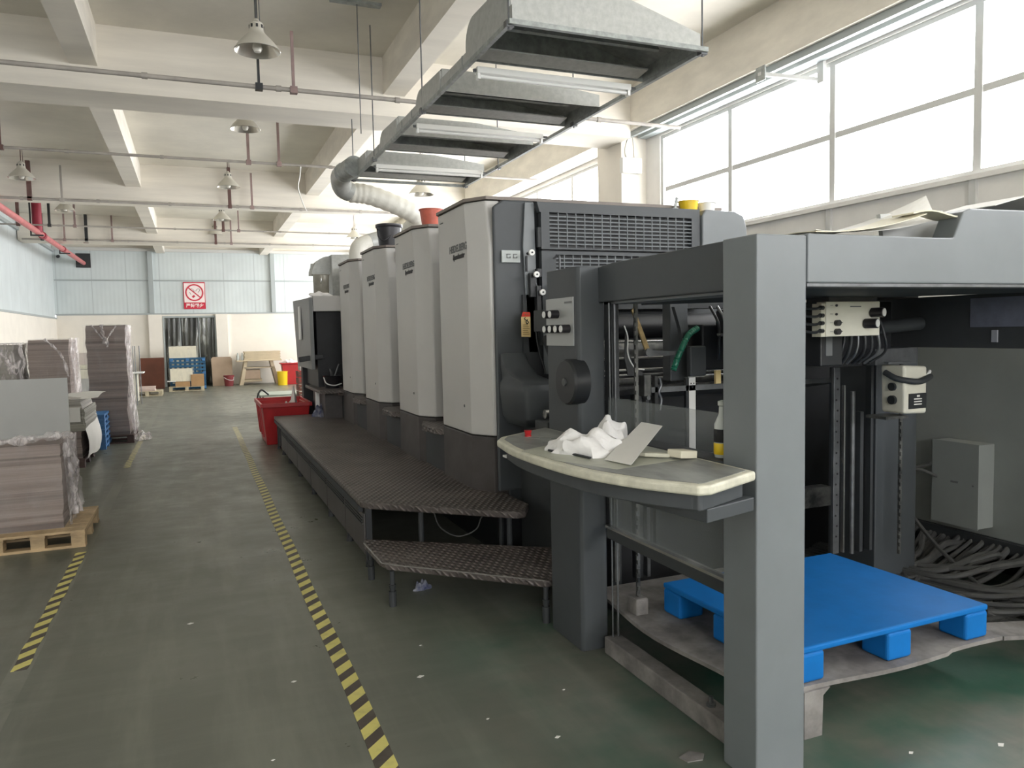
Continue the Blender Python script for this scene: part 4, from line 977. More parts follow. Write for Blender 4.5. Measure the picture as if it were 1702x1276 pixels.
MB().tube([(1.45, 5.0, .40), (1.5, 5.0, .27), (1.62, 4.98, .20), (1.74, 4.95, .24), (1.78, 4.93, .33), (1.86, 4.9, .38)], .005).build('cable', CABLE, T, smooth=True)
crumple('rag', NAVY, 'small blue and white rag on the floor under the low step', 'rag', 1.25, 4.6, 0, .10, .07, .05, .3, 5)

# ================================================================== FAR END OF THE PRESS
T = thing('delivery_console', 'grey hooded console with black recess at the far end of the press', 'console', (2.2, 11.8, 0))
MB().box(1.56, 3.9, 11.15, 12.75, 1.95, 2.17).build('hood', COVER, T, bevel=.01)
MB().prism([(1.50, 11.05, 1.13), (1.50, 12.65, 1.13), (1.46, 12.65, 2.16), (1.50, 11.1, 2.14)], (.05, 0, 0)).build('side_door', mat('door_mid_grey', (128, 130, 130), .45), T, bevel=.006)
MB().box(1.46, 1.485, 11.9, 12.05, 1.55, 2.05).build('door_handle', WHITEP, T, bevel=.006)
MB().box(1.62, 3.9, 11.3, 12.75, .86, 1.95).build('recess', DEEP, T)
MB().box(1.56, 3.9, 12.55, 12.75, 0, 1.95).build('rear_frame', DARKR, T)
MB().box(1.55, 1.60, 11.12, 11.2, .0, .86).build('white_post', WHITEP, T, bevel=.004)
MB().obx((1.52, 11.25, 1.29), (.34, .12, .07), (0, -.12, 0)).build('swing_arm', BLACKM, T, bevel=.006)
MB().prism([(1.52, 10.5, .82), (1.6, 10.45, .82), (1.95, 10.45, .82), (1.95, 12.0, .82), (1.52, 12.0, .82)], (0, 0, .045)).build('upper_tread', TREAD, T, bevel=.008)
MB().box(1.62, 1.9, 10.75, 11.9, .3, .82).build('tread_riser', BASEP, T)
T = thing('steel_duct_box', 'tall galvanised duct box standing on top of the far console', 'duct box', (2.2, 12, 2.17))
MB().box(1.92, 2.7, 11.6, 12.2, 2.17, 2.80).build('box', GALV, T, bevel=.004)
mb = MB(); ar = [(1.92-.27*math.sin(k*PI/16), 2.52+.27*math.cos(k*PI/16)) for k in range(9)]
MB().prism([(x, 11.75, z) for x, z in ar]+[(1.92, 11.75, 2.52)], (0, .4, 0)).build('fan_housing', GALV, T)
MB().cyl((1.66, 11.9, 2.60), (1.92, 11.9, 2.60), .09, n=20).build('spigot', GALV, T, smooth=True)
MB().box(2.1, 2.6, 11.2, 11.6, 2.17, 2.62).build('side_box', GALV, T)
T = thing('steel_pot', 'round dull steel pot with handle standing on the far console', 'pot', (1.74, 11.5, 2.17))
MB().lathe([(.001, .02), (.105, .02), (.11, .03), (.115, .30), (.12, .305), (.118, .31), (.11, .305), (.105, .05), (.001, .04)], (1.74, 11.5, 2.18), 28).build('pot_body', mat('pot_tarnished', (160, 156, 144), .4, metal=.2, noise=.15, nscale=6), T, smooth=True)
MB().tube([(1.72, 11.385, 2.44), (1.72, 11.36, 2.43), (1.72, 11.36, 2.38), (1.72, 11.385, 2.36)], .009).build('handle', STEEL, T, smooth=True)
MB().cyl((1.74, 11.5, 2.17), (1.74, 11.5, 2.20), .06, n=16).build('stand', BLACKM, T)
crumple('rag', CLOTH, 'crumpled white rag on top of the far console, left of the steel pot', 'rag', 1.68, 11.25, 2.171, .30, .16, .05, .2, 11)
T = thing('bucket', 'low black bucket with pale handle on the far end tread', 'bucket', (1.76, 10.95, .865))
MB().lathe([(.001, .0), (.10, .0), (.125, .17), (.13, .175), (.122, .17), (.095, .01), (.001, .01)], (1.76, 10.95, .866), 22).build('bucket_body', BLKP, T, smooth=True)
MB().tube([(1.64, 10.93, 1.02), (1.66, 10.82, .94), (1.76, 10.79, .91), (1.87, 10.84, .93)], .008).build('handle', WHITEP, T, smooth=True)
MB().cyl((1.76, 10.95, 1.03), (1.74, 10.93, 1.14), .02, n=8).cyl((1.8, 10.97, 1.03), (1.86, 10.95, 1.2), .012, n=8).build('contents', STEELD, T)
crumple('cloth_bag', NAVY, 'navy and white cloth bag at the far end of the walkway platform', 'bag', 1.66, 11.1, .461, .34, .24, .17, .5, 4)
tag(MB().lathe([(.001, 0), (.045, 0), (.045, .18), (.02, .23), (.02, .27), (.001, .27)], (1.75, 11.3, .461), 16).build('bottle', mat('bottle_grey', (120, 128, 124), .4), smooth=True), 'grey bottle standing behind the navy cloth bag', 'bottle')

# buckets on the unit tops
def bucket(name, x, y, z, r0, r1, h, m, lab, handle=None, lid=None):
    T = thing(name, lab, 'bucket', (x, y, z))
    MB().lathe([(.001, 0), (r0, 0), (r1, h*.96), (r1+.008, h*.96), (r1+.008, h), (r1-.004, h), (r0-.004, .01), (.001, .01)], (x, y, z), 28).build('bucket_body', m, T, smooth=True)
    if handle: MB().tube(handle, .007).build('handle', lid or m, T, smooth=True)
    return T
bucket('bucket', 2.08, 6.95, 2.558, .082, .108, .19, REDO, 'orange-red bucket standing on the second printing unit')
T = bucket('lidded_bucket', 2.08, 8.62, 2.558, .115, .138, .26, BLKP, 'black lidded bucket standing on the third printing unit', handle=[(1.94, 8.6, 2.78), (1.93, 8.5, 2.68), (1.98, 8.46, 2.64), (2.06, 8.44, 2.70)])
MB().lathe([(.148, .24), (.152, .245), (.152, .275), (.12, .28), (.001, .278)], (2.08, 8.62, 2.558), 28).build('lid', BLKP, T, smooth=True)
bucket('tub', 3.62, 5.10, 2.506, .068, .078, .085, YELP, 'short yellow tub on the right end of the nearest unit top')
bucket('tub', 3.79, 5.10, 2.503, .06, .072, .08, WHITEP, 'white tub right of the yellow tub on the nearest unit top')
T = thing('ink_knife', 'dark spatula standing in front of the yellow tub on the unit top', 'spatula', (3.5, 5.08, 2.506))
MB().obx((3.49, 5.08, 2.56), (.02, .012, .11), (0, .25, 0)).build('handle', GALVD, T)
MB().box(3.45, 3.50, 5.06, 5.1, 2.506, 2.53).build('blade', GALVD, T)
tag(MB().box(2.15, 2.9, 5.5, 5.62, 2.558, 2.575).build('flat_bar', STEELD), 'flat grey bar lying on the nearest unit top', 'bar')

# papers on the front beam
BEAM_FIRST = len(COL.objects)
T = thing('paper_sheets', 'loose curled white paper sheets lying on the front feeder beam', 'paper', (2.6, 2.4, 1.93))
MB().sheet(lambda u, v: (2.10+u*.56, 2.18+v*.25, 1.942+.085*u*u+.008*math.sin(v*3)), 12, 6, .003).build('lower_sheet', PAPERC, T)
PA, PB_, PC, PD = Vector((2.12, 2.2, 1.951)), Vector((2.30, 2.5, 1.957)), Vector((2.86, 2.30, 2.03)), Vector((2.945, 2.42, 2.15))
MB().sheet(lambda u, v: (PA*(1-u)*(1-v)+PB_*(1-u)*v+PC*u*(1-v)+PD*u*v)-Vector((0, 0, .10*u*(1-u))), 12, 6, .002).build('curled_sheet', PAPERW, T)
MB().sheet(lambda u, v: (2.60+u*.40, 2.19+v*.10, 2.030+.012*math.sin(u*7)+.01*u), 12, 3, .006).build('folded_strip', PAPERC, T)
T = thing('tray', 'grey plastic tray behind the notch in the front feeder beam', 'tray', (3.0, 2.5, 1.93))
MB().prism([(2.72, 2.42, 1.86), (2.98, 2.42, 1.86), (3.05, 2.42, 2.09), (2.68, 2.42, 2.06)], (0, .02, 0)).build('front_side', GREYB, T)
MB().prism([(2.72, 2.44, 1.86), (2.98, 2.44, 1.86), (2.98, 2.62, 1.86), (2.72, 2.62, 1.86)], (0, 0, .01)).build('tray_bottom', GREYB, T)
tag(MB().sheet(lambda u, v: (3.06+u*.6, 2.19+v*.3, 2.078+.055*max(0, 1-abs(u-.38)/.38)), 16, 3, .003).build('cover_sheet', PAPERW), 'white sheet lying on the raised right end of the front beam', 'paper')

resettle([o for o in list(COL.objects)[BEAM_FIRST:] if o.parent is None], .95, (2.05, 2.17, 1.93), (-.102, -.108, -.016))

# ================================================================== CABINET AND CABLES AT THE RIGHT
T = thing('control_cabinet', 'large grey electrical cabinet behind the feeder frame at the right', 'cabinet', (4.8, 3.2, 0))
MB().box(4.5, 5.2, 1.7, 4.7, .27, 1.62).build('cabinet_body', CABG, T, bevel=.006)
MB().box(4.7, 5.15, 1.8, 4.65, 0, .27).build('plinth', DEEP, T)
MB().box(4.46, 4.5, 1.7, 4.7, .20, .27).build('lower_rail', DARKR, T)
T = thing('junction_box', 'flat grey junction box fixed on the large cabinet side', 'junction box', (4.42, 3.35, .32))
MB().box(4.36, 4.4995, 3.19, 3.50, .335, .855).build('box_body', CABG, T, bevel=.003)
MB().prism([(4.355, 3.185, .33), (4.355, 3.505, .33), (4.355, 3.505, .858), (4.355, 3.185, .858)], (.006, 0, 0)).build('lid', CABG, T, bevel=.002)
MB().box(4.352, 4.355, 3.32, 3.37, .60, .612).cyl((4.352, 3.22, .6), (4.356, 3.22, .6), .006).build('lid_marks', GREYT, T)
n = 0
spots = []
for k in range(52):
    t = k/51; y0 = 2.25+1.6*t+random.uniform(-.04, .04); d = random.random()
    r = random.uniform(.014, .022)
    ex = 3.9-.25*d; ey = 3.95+random.uniform(-.2, .3)
    xo = 4.46-random.uniform(0, .05)
    drop = .02+.20*(1-d)*random.random()
    yy = min(y0, 3.3-.35*d+.25*t)
    pts = [(4.49, y0, .25), (xo, y0+.01, .20), (4.36-.35*d, yy*.5+y0*.5+.02, .05+drop), (4.12-.55*d, (yy+3.3)/2-.2*d, .024+drop*.8), (3.98-.32*d, 3.45, .024+drop*.6), (ex, ey, .024+drop*.4)]
    o = MB().tube(pts, r, 8, 7).build('power_cable', CABLE, smooth=True)
    tag(o, 'thick grey cable in the dense bundle below the large grey cabinet', 'cable', 'cable bundle under the grey cabinet')
for k in range(4):
    yy = 2.3+.05*k
    o = MB().tube([(3.75, 2.75-.02*k, .245 if k > 5 else .03+.02*k), (3.9, 2.55+.03*k, .03), (4.2, 2.4+.05*k, .03), (4.6, 2.35+.05*k, .03)], .018, 8, 7).build('power_cable', CABLE, smooth=True)
    tag(o, 'grey cable on the floor just right of the blue pallet', 'cable', 'floor cables right of the blue pallet')
o = MB().tube([(4.34, 3.50, .70), (4.28, 3.60, .64), (4.25, 3.62, .52), (4.22, 3.56, .40), (4.15, 3.30, .24), (4.12, 3.08, .13), (4.10, 2.90, .05), (4.02, 2.84, .022), (3.92, 2.86, .02)], .012, 8, 8).build('loose_cable', CABLE, smooth=True)
tag(o, 'single loose cable curving down from the junction box over the cable bundle', 'cable')
o = MB().tube([(4.36, 3.47, .62), (4.28, 3.55, .66), (4.24, 3.62, .60), (4.24, 3.66, .42), (4.22, 3.70, .2)], .010, 8, 8).build('loose_cable', CABLE, smooth=True)
tag(o, 'short thin cable looping from the left edge of the junction box', 'cable')

# ================================================================== LEFT: PALLETS AND STACKS
def pallet(x0, x1, y0, y1, h, m, lab, nb=7, name='wooden_pallet', group=None, rz=0, bd=.02, cols=3):
    T = thing(name, lab, 'pallet', ((x0+x1)/2, (y0+y1)/2, 0), group)
    mb = MB(); w_ = (y1-y0)/nb
    for k in range(nb): mb.box(x0, x1, y0+k*w_+.006, y0+(k+1)*w_-.006, h-bd, h-.0005)
    mb.build('deck_boards', m, T, bevel=.002)
    cx_ = [x0+(x1-x0-.10)*q/(cols-1) for q in range(cols)]
    mb = MB()
    for x in cx_: mb.box(x, x+.10, y0+.01, y1-.01, h-2*bd, h-bd)
    mb.build('cross_boards', m, T)
    for x in cx_:
        for y in (y0+.005, (y0+y1)/2-.06, y1-.125): B(x+.003, x+.097, y, y+.12, bd, h-2*bd).build('block', m, T)
    for y in (y0, (y0+y1)/2-.05, y1-.1): B(x0, x1, y+.002, y+.10, 0, bd).build('runner_board', m, T)
    T.rotation_euler.z = rz
    return T
def stack(x0, x1, y0, y1, z0, z1, m, lab, name='board_stack', seed=1, jit=.012, lay=16, group=None, ztop=None, lean=0):
    """Stack of sheets: layers that shift slightly, so the sides wander like real hand-stacked reams."""
    rnd = random.Random(seed); mb = MB(); dx = dy = 0; vs = []; fs = []
    for j in range(lay+1):
        z = z0+(z1-z0)*j/lay
        dx = dx*.6+rnd.uniform(-jit, jit); dy = dy*.6+rnd.uniform(-jit, jit); e = lean*j/lay
        vs += [(x0+dx+e, y0+dy, z), (x1+dx+e, y0+dy, z), (x1+dx+e, y1+dy, z), (x0+dx+e, y1+dy, z)]
    for j in range(lay):
        for i in range(4): fs.append((j*4+i, j*4+(i+1) % 4, (j+1)*4+(i+1) % 4, (j+1)*4+i))
    fs += [(3, 2, 1, 0), tuple(lay*4+i for i in range(4))]
    T = thing(name, lab, 'paper stack', ((x0+x1)/2, (y0+y1)/2, z0), group)
    mb.add(vs, fs).build('sheets', m, T)
    return T
def wrap(T, x0, x1, y0, y1, z0, z1, off=.02, seed=2, top=True, side=None, heavy=FILM, z_lo=None, name='stretch_wrap'):
    rnd = random.Random(seed); ph = [rnd.uniform(0, 6) for _ in range(6)]
    per = [(x0, y0), (x1, y0), (x1, y1), (x0, y1)]; n = 40; m_ = 16
    def P(t):
        t = (t % 1)*4; i = int(t) % 4; f = t-int(t); a, b = per[i], per[(i+1) % 4]
        nx, ny = ((0, -1), (1, 0), (0, 1), (-1, 0))[i]
        return a[0]+(b[0]-a[0])*f, a[1]+(b[1]-a[1])*f, nx, ny
    vs = []; fs = []
    for j in range(m_+1):
        z = (z_lo if z_lo is not None else z0)+((z1+.012)-(z_lo if z_lo is not None else z0))*j/m_
        for i in range(n):
            x, y, nx, ny = P(i/n); w_ = off+.5*off*math.sin(i*1.7+j*.9+ph[0])+.4*off*math.sin(i*.6-j*1.3+ph[1])
            w_ = max(.012, w_)+.012
            vs.append((x+nx*w_, y+ny*w_, z))
    for j in range(m_):
        for i in range(n): fs.append((j*n+i, j*n+(i+1) % n, (j+1)*n+(i+1) % n, (j+1)*n+i))
    MB().add(vs, fs).build(name, heavy, T, smooth=True)
    if top:
        MB().sheet(lambda u, v: (x0+(x1-x0)*u, y0+(y1-y0)*v, z1+.014+.012*math.sin(u*17+ph[2])*math.sin(v*13+ph[3])), 14, 12).build('wrap_top', heavy, T, smooth=True)
def bunch(T, pts, r, seed=1, m=None):
    rnd = random.Random(seed); ph = rnd.uniform(0, 6)
    P = spline(pts, 8); mm = len(P)
    MB().tube(P, lambda t: r*(1+.35*math.sin(t*23+ph)+.25*math.sin(t*51+ph)), 10, sub=0).build('bunched_film', m or FILMH, T, smooth=True)

pallet(-2.05, -.862, 6.72, 7.66, .135, WOOD, 'pale pine pallet at the left edge, carrying the nearest wrapped stack', nb=7, cols=5)
T = stack(-2.0, -1.02, 6.87, 7.40, .1355, .80, STK1, 'nearest wrapped stack of brown-grey board on the pine pallet', seed=3, lay=22, jit=.006)
wrap(T, -2.0, -1.0, 6.87, 7.40, .14, .80, .018, 5)
bunch(T, [(-1.6, 6.88, .83), (-1.3, 6.9, .84), (-1.1, 6.92, .86), (-1.0, 7.0, .85), (-.985, 7.2, .82)], .03, 4)
bunch(T, [(-.99, 6.93, .80), (-.975, 6.98, .6), (-.97, 7.1, .4), (-.96, 7.05, .2)], .022, 6)
bunch(T, [(-.985, 7.2, .78), (-.965, 7.25, .55), (-.96, 7.35, .35), (-.955, 7.3, .17)], .022, 8)
MB().sheet(lambda u, v: (-.985+.018*math.sin(u*16+v*5), 6.88+.55*u, .15+.68*v), 30, 16).build('side_film', FILMH, T, smooth=True)
# grey chipboard panel behind it
T = thing('board', 'large grey board standing upright behind the nearest wrapped stack', 'board', (-2.2, 9.0, 0))
B(-2.7, -1.23, 8.98, 9.0, .10, 1.228).build('board', GREYB, T)
B(-2.6, -1.3, 9.0, 9.25, 0, .10).build('foot_rail', BLACKM, T)
# paper stack with loose sheets
pallet(-2.3, -1.36, 10.97, 12.0, .12, WOODD, 'dark pallet hidden under the untidy paper stack', nb=6)
T = stack(-2.3, -1.38, 10.98, 12.4, .1205, .46, STK2, 'lower dark ream block of the untidy paper stack behind the grey board', seed=12, lay=14, jit=.006, name='paper_stack')
T = stack(-2.3, -1.34, 10.99, 12.2, .465, .74, STK3, 'upper grey ream block of the untidy paper stack behind the grey board', seed=15, lay=12, jit=.008, name='paper_stack')
MB().sheet(lambda u, v: (-1.33+.03*math.sin(v*5)+.02*u, 10.98+1.2*u, .10+.60*v+.02*math.sin(u*6)), 14, 14).build('draped_sheet', PAPERW, T, smooth=True)
B(-1.50, -1.38, 10.965, 10.972, .585, .765).build('note_sheet', PAPERW, T)
T = stack(-2.2, -1.36, 10.98, 12.0, .742, .88, STKW, 'loose white-edged sheets on top of the untidy paper stack', seed=19, lay=7, jit=.015, name='paper_stack')
tag(MB().sheet(lambda u, v: (-2.2+1.03*u, 10.95+.9*v, .895+.02*math.sin(u*6+v*3)), 14, 8, .004).build('top_sheet', PAPERW), 'large white sheet overhanging the top of the untidy paper stack', 'paper')
# blue plastic pallets pile
for k in range(7):
    z = .075*k
    T = thing('pallet', 'faded blue plastic pallet in the small pile beside the untidy paper stack', 'pallet', (-1.7, 13.1, z), 'pile of faded blue pallets')
    mb = MB()
    for j in range(8): mb.box(-2.1, -1.28, 12.62+.11*j, 12.62+.11*j+.09, z+.052, z+.072)
    mb.box(-2.1, -2.04, 12.62, 13.48, z+.04, z+.052).box(-1.36, -1.28, 12.62, 13.48, z+.04, z+.052).build('deck', BLUED, T)
    for x in (-2.1, -1.74, -1.36):
        for y in (12.63, 13.0, 13.38): B(x, x+.08, y, y+.09, z+.0005, z+.04).build('foot', BLUED, T)
# tall wrapped stack
pallet(-1.95, -.95, 13.24, 14.3, .13, WOODD, 'dark brown pallet under the tallest wrapped stack', nb=6)
T = stack(-1.56, -1.02, 13.3, 14.2, .1305, 1.83, STK2, 'tallest wrapped stack of dark grey board, left of the aisle', seed=23, lay=26, jit=.012, lean=.03, name='tall_board_stack')
wrap(T, -1.56, -.98, 13.3, 14.2, .14, 1.83, .02, 7)
MB().sheet(lambda u, v: (-1.0+.05*math.sin(u*14+v*6)*.6+.05*(1-v)**3, 13.3+.9*u, .14+1.7*v), 30, 24).build('side_film', FILMH, T, smooth=True)
bunch(T, [(-1.32, 13.27, 1.84), (-1.3, 13.255, 1.7), (-1.27, 13.25, 1.6), (-1.24, 13.25, 1.5)], .022, 3)
bunch(T, [(-1.45, 13.27, 1.84), (-1.36, 13.26, 1.7), (-1.28, 13.25, 1.6)], .012, 13)
bunch(T, [(-1.12, 13.27, 1.82), (-1.2, 13.26, 1.7), (-1.26, 13.25, 1.6)], .012, 14)
crumple('knot', FILMH, '', '', -1.27, 13.24, 1.55, .09, .06, .08, 0, 8, parent=T)
crumple('loose_tail', FILMH, '', '', -.86, 13.5, 0.02, .25, .4, .12, 0, 18, parent=T)
# two wrapped stacks further left
T = stack(-2.60, -2.0, 15.0, 16.0, .0, 1.63, STK1, 'middle wrapped stack of brown board behind the grey upright board', seed=31, lay=14, name='wrapped_board_stack')
wrap(T, -2.60, -2.0, 15.0, 16.0, .2, 1.63, .03, 9)
MB().sheet(lambda u, v: (-1.96+.07*math.sin(u*9+v*4)*.5, 14.97+1.0*u, .3+1.36*v), 24, 20).build('side_film', FILMH, T, smooth=True)
bunch(T, [(-2.35, 14.95, 1.64), (-2.2, 14.93, 1.5), (-2.08, 14.92, 1.3), (-2.02, 14.92, 1.0)], .02, 3)
T = stack(-3.45, -2.8, 15.0, 16.0, .0, 1.56, STK3, 'leftmost wrapped stack, heavily wrapped in clear film at the photo edge', seed=35, lay=14, name='wrapped_board_stack')
wrap(T, -3.45, -2.72, 14.98, 16.0, .2, 1.57, .04, 19, heavy=FILMH)
bunch(T, [(-3.1, 14.92, 1.5), (-2.9, 14.92, 1.3), (-2.82, 14.92, 1.0)], .03, 8)
# cream cabinet seen between the stacks
T = thing('parts_cabinet', 'cream steel cabinet with boxes on it, seen between the two wrapped stacks', 'cabinet', (-2.3, 20.2, 0))
B(-2.95, -1.75, 20.0, 20.8, 0, .95).build('cabinet_body', GREYB, T); B(-2.95, -1.75, 19.99, 20.8, .96, 1.05).build('top', CREAMD, T)
B(-2.9, -1.8, 19.98, 19.995, .74, .95).build('drawer', CREAM, T)
tag(B(-2.5, -2.05, 20.1, 20.5, 1.052, 1.32).build('carton', mat('pale_carton', (200, 190, 184), .7)), 'pale box on top of the cream cabinet between the stacks', 'box')
T = thing('trolley', 'white trolley frame just right of the tallest wrapped stack', 'trolley', (-1.5, 21, 0))
B(-1.75, -1.2, 20.7, 21.3, .78, .81).build('shelf', WHITEP, T, bevel=.01)
MB().box(-1.5, -1.35, 20.9, 21.2, .1, .78).build('body', CREAM, T)
for x, y in ((-1.38, 20.9), (-1.3, 21.2), (-1.45, 21.25)): MB().cyl((x, y, 0), (x, y, 1.45), .012, n=8).build('upright', STEELD, T)
# low pallet with pink boards
pallet(-1.72, -.93, 23.9, 24.7, .14, WOODP, 'low pale pallet on the floor in front of the brown board', nb=5)
T = stack(-1.62, -1.12, 23.95, 24.5, .1405, .26, mat('pinkish_board', (206, 186, 176), .7, noise=.1), 'low pile of pinkish boards on the low pale pallet', seed=2, lay=2, name='pink_board_pile')
T = thing('board', 'large brown board leaning against the far wall left of the doorway', 'board', (-1.35, 27.8, 0))
MB().prism([(-1.72, 27.3, 0), (-.98, 27.3, 0), (-.98, 27.75, 1.0), (-1.72, 27.75, 1.0)], (0, .03, .0)).build('panel', BROWNB, T)
# upright blue pallets, wrapped bundle, boxes
T = thing('pallet', 'dark blue lattice pallet standing upright in the far doorway', 'pallet', (-.25, 26.3, 0))
mb = MB()
for k in range(9): mb.box(-.78, .27, 26.2, 26.24, .02+.115*k, .085+.115*k)
for k in range(8): mb.box(-.78+.14*k, -.71+.14*k, 26.24, 26.27, .0, 1.0)
mb.build('lattice', BLUEF, T)
mb = MB()
for x in (-.76, -.3, .17):
    for z in (.03, .48, .9): mb.box(x, x+.09, 26.17, 26.2, z, z+.08)
mb.build('corner_block', BLUED, T)
T = thing('wrapped_bundle', 'pale wrapped bundle rising behind the upright blue pallet', 'bundle', (-.35, 26.8, 0))
B(-.78, .02, 26.5, 27.1, 0, 1.36).build('sheets', PAPERC, T)
wrap(T, -.78, .02, 26.5, 27.1, .9, 1.36, .02, 29, heavy=FILM)
pallet(-.80, .20, 25.5, 26.1, .14, WOODP, 'pale pallet carrying the cartons in front of the blue lattice pallet', nb=5)
T = thing('wrapped_carton', 'white film-wrapped carton on the pallet in front of the doorway', 'carton', (-.45, 25.8, .14))
B(-.75, -.12, 25.55, 26.0, .30, .68).build('carton', PAPERC, T); wrap(T, -.75, -.12, 25.55, 26.0, .3, .68, .02, 31, heavy=FILM)
tag(B(-.62, -.20, 25.52, 25.95, .1405, .29).build('flat_carton', CARD, bevel=.004), 'flat brown carton underneath the film-wrapped carton', 'carton')
tag(B(-.17, .20, 25.50, 25.9, .1405, .50).build('carton', CARD, bevel=.005), 'upright brown carton at the right end of the far pallet', 'carton')
tag(B(-.84, -.6, 25.5, 25.8, .30, .325).build('slab', WHITEP), 'small white slab sticking out left of the cartons', 'slab')
T = thing('board', 'tan rounded board leaning right of the far doorway', 'board', (.8, 27.8, 0))
MB().prism([(.48, 27.55, 0), (1.12, 27.55, 0), (1.13, 27.9, .9), (1.08, 27.92, .96), (.52, 27.92, .96), (.47, 27.9, .9)], (0, .03, 0)).build('panel', TANB, T)
bucket('bucket', .98, 27.2, 0, .13, .17, .36, mat('maroon_plastic', (122, 50, 52), .45), 'maroon bucket with pale handle in front of the tan board', handle=[(.82, 27.1, .3), (.95, 27.02, .22), (1.1, 27.05, .2), (1.14, 27.15, .3)], lid=WHITEP)
# desk
T = thing('work_table', 'pale wooden table with splayed legs against the far wall', 'table', (1.95, 27.6, 0))
B(1.25, 2.7, 27.2, 28.0, .80, .835).build('table_top', DESKW, T, bevel=.004)
for x0, x1 in ((1.32, 1.50), (2.62, 2.42)):
    MB().prism([(x0, 27.3, 0), (x0+.12*(1 if x0 < 2 else -1), 27.3, 0), (x1+.1*(1 if x0 < 2 else -1), 27.3, .8), (x1, 27.3, .8)], (0, .6, 0)).build('leg', DESKW, T)
B(1.48, 2.45, 27.3, 27.9, .56, .59).build('shelf', DESKW, T); B(1.40, 2.05, 27.4, 27.9, .1, .2).build('lower_shelf', DESKW, T)
tag(B(1.45, 2.0, 27.35, 27.8, .2005, .5).build('storage_box', TANB), 'tan box on the lower shelf of the far table', 'box')
T = thing('board_pile', 'pale stack of thin boards lying on the far table', 'boards', (2.0, 27.6, .84))
for k in range(7): B(1.5+.01*(k % 3), 2.68-.02*(k % 2), 27.3, 27.9, .836+.042*k, .874+.042*k).build('board', DESKW, T)
for i, x in enumerate((1.30, 1.44)):
    tag(MB().lathe([(.001, 0), (.04, 0), (.045, .14), (.02, .2), (.02, .25), (.001, .25)], (x, 27.4, .836), 14).build('bottle', mat('bottle_clear', (190, 194, 190), .2), smooth=True), ('left clear bottle on the far table', 'right clear bottle on the far table')[i], 'bottle', 'bottles on the far table')
bucket('bucket', 2.62, 26.4, 0, .15, .17, .46, YELP, 'yellow bucket on the floor right of the far table')
T = thing('crate', 'red plastic crate standing against the far wall behind the yellow bucket', 'crate', (3.05, 26.9, 0))
mb = MB(); mb.prism([(2.72, 26.6, 0), (3.4, 26.6, 0), (3.5, 26.6, .68), (2.64, 26.6, .68)], (0, .5, 0)).box(2.6, 3.52, 26.57, 27.13, .68, .72).build('crate_body', REDP, T, bevel=.01)
crumple('rag', CLOTH, '', '', 2.9, 26.8, .722, .4, .3, .1, 0, 22, parent=T)
# stacked small crates beside the far console
for k in range(5):
    z = .30+.13*k
    T = thing('crate', 'small brown slatted crate in the pile beyond the end of the press', 'crate', (1.95, 15.2, z), 'pile of brown crates')
    mb = MB()
    for j in range(2): mb.box(1.78, 2.15, 15.0, 15.03, z+.01+.06*j, z+.055+.06*j)
    mb.box(1.78, 2.15, 15.03, 15.4, z+.005, z+.02).box(1.78, 1.81, 15.03, 15.4, z+.02, z+.115).box(2.12, 2.15, 15.03, 15.4, z+.02, z+.115).build('slats', mat('crate_red_brown', (140, 92, 78), .8, noise=.3, nscale=6), T)
tag(B(1.77, 2.16, 15.0, 15.42, 0, .298).build('box', BLACKM), 'black base box under the pile of brown crates', 'box')
T = thing('white_paper_roll', 'white wrapped bundle on top of the pile of brown crates', 'bundle', (1.95, 15.2, .95))
B(1.82, 2.12, 15.05, 15.35, .951, 1.38).build('bundle', STKW, T)
# flat trolley with sheet beyond the red bin
T = thing('hand_cart', 'low cart with pale green plate, behind the red bin', 'cart', (1.35, 16, 0))
B(1.15, 1.95, 15.9, 16.9, .42, .45).build('plate', mat('pale_green_plate', (164, 172, 158), .5), T)
MB().tube([(1.12, 15.85, .1), (1.08, 15.8, .4), (1.16, 15.85, .56), (1.3, 15.9, .46)], .018).build('handle', BLACKM, T, smooth=True)
for x, y in ((1.2, 16), (1.85, 16), (1.2, 16.8), (1.85, 16.8)): MB().cyl((x-.02, y, .06), (x+.02, y, .06), .06, n=14).cyl((x, y, .06), (x, y, .42), .015, n=6).build('wheel', BLACKM, T)
# red bin
T = thing('bin', 'large red plastic bin at the far end of the walkway platform', 'bin', (1.2, 12.3, 0))
mb = MB(); b0 = [(.92, 11.85), (1.48, 11.85), (1.48, 12.85), (.92, 12.85)]; b1 = [(.87, 11.78), (1.55, 11.78), (1.55, 13.0), (.87, 13.0)]
vs = [(x, y, 0) for x, y in b0]+[(x, y, .58) for x, y in b1]+[(x+(.03 if x < 1.2 else -.03), y+(.03 if y < 12.3 else -.03), .58) for x, y in b1]+[(x+(.03 if x < 1.2 else -.03), y+(.03 if y < 12.3 else -.03), .03) for x, y in b0]
fs = [(3, 2, 1, 0)]+[(i, (i+1) % 4, (i+1) % 4+4, i+4) for i in range(4)]+[(i+4, (i+1) % 4+4, (i+1) % 4+8, i+8) for i in range(4)]+[(i+8, (i+1) % 4+8, (i+1) % 4+12, i+12) for i in range(4)]+[(12, 13, 14, 15)]
mb.add(vs, fs).build('bin_body', REDP, T, bevel=.01)
MB().box(.84, .87, 11.75, 13.03, .56, .62).box(1.55, 1.58, 11.75, 13.03, .56, .62).box(.87, 1.55, 11.75, 11.78, .56, .62).box(.87, 1.55, 13.0, 13.03, .56, .62).build('rim', REDP, T, bevel=.006)
mb = MB()
for y in (12.05, 12.4, 12.75): mb.prism([(.885, y, .1), (.885, y+.03, .1), (.845, y+.03, .56), (.845, y, .56)], (.02, 0, 0))
mb.build('rib', REDP, T)
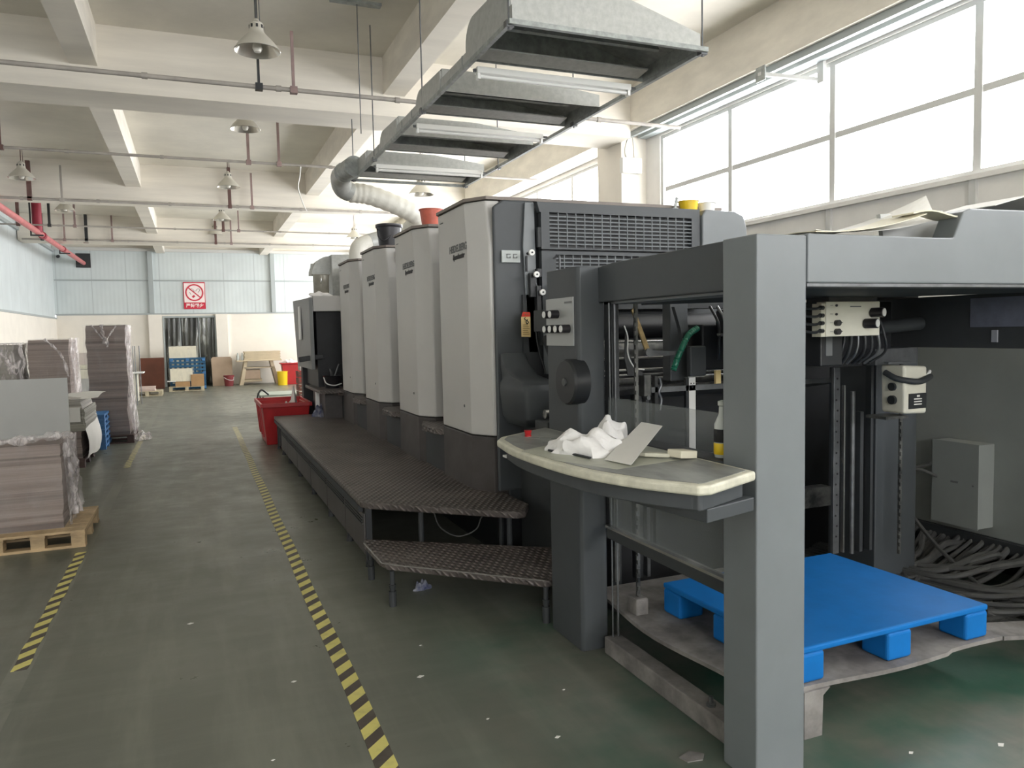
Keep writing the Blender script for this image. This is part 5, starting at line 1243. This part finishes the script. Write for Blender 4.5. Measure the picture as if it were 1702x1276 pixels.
crumple('waste_paper', PAPERW, 'white paper scraps lying in the red bin', 'paper', 1.35, 12.1, .035, .3, .4, .58, 0, 27)

# ================================================================== NO SMOKING SIGN
T = thing('no_smoking_sign', 'red and white no smoking sign on the far blue-grey cladding', 'sign', (.045, YB-.02, 2.6))
SX, SY = .045, YB-.012
B(SX-.34, SX+.34, SY-.004, SY+.02, 2.60, 3.50).build('red_frame', SIGNR, T)
B(SX-.32, SX+.32, SY-.008, SY-.0045, 2.82, 3.47).build('white_field', mat('sign_white', (240, 226, 224), .5), T)
cz = 3.15; mb = MB(); N = 48; vs = []; fs = []
for k in range(N):
    t = 2*PI*k/N
    for r in (.285, .24):
        for y in (SY-.013, SY-.0085): vs.append((SX+r*math.cos(t), y, cz+r*math.sin(t)))
for k in range(N):
    a, b = 4*k, 4*((k+1) % N)
    fs += [(a, a+2, b+2, b), (a, b, b+1, a+1), (a+2, a+3, b+3, b+2)]
mb.add(vs, fs).build('prohibition_ring', SIGNR, T)
MB().obx((SX, SY-.012, cz), (.50, .004, .035), (0, math.radians(42), 0)).build('slash', SIGNR, T)
mb = MB().obx((SX-.03, SY-.0095, cz-.13), (.09, .002, .07), (0, -.6, 0))
mb.build('match_head', SIGNR, T)
mb = MB()
for q in ([(-.15, .10), (-.08, .13), (-.02, .08), (.0, .02)], [(.04, .04), (.10, .12), (.15, .12), (.17, .07), (.11, .0)], [(-.15, .02), (-.12, -.04), (-.10, -.06)]):
    P = [(SX+x, SY-.0105, cz+z) for x, z in q]; mb.tube(P, .006, 6)
mb.build('flame_and_cigarette_outline', BLACKT, T)
text('严禁烟火', 'sign_text', mat('sign_white', (240, 226, 224), .5), (SX, SY-.006, 2.71), (1, 0, 0), (0, 0, 1), width=.56, size=.14, parent=T, offset=.004)

# ================================================================== FLOOR DEBRIS
for k, (x, y) in enumerate([(1.05, 2.9), (1.25, 2.65), (.9, 3.4), (1.45, 3.0), (.35, 3.6), (-.1, 4.6), (.2, 2.95), (2.4, 2.0), (2.75, 1.9), (1.0, 3.75)]):
    a = .006+.004*(k % 3)
    o = MB().prism([(x-a, y, .0005), (x, y-a*.7, .0005), (x+a*1.5, y+.2*a, .0005), (x+.2*a, y+a, .0005)], (0, 0, .002)).build('paper_fleck', PAPERW)
    tag(o, 'tiny white paper fleck on the green floor', 'debris', 'paper flecks scattered on the floor')
T = tag(MB().prism([(1.60, 2.33, .0005), (1.66, 2.35, .0005), (1.70, 2.31, .0005), (1.67, 2.28, .0005), (1.61, 2.29, .0005)], (0, 0, .004)).build('debris_flake', DUSTY), 'curled grey flake on the floor near the front post', 'debris')
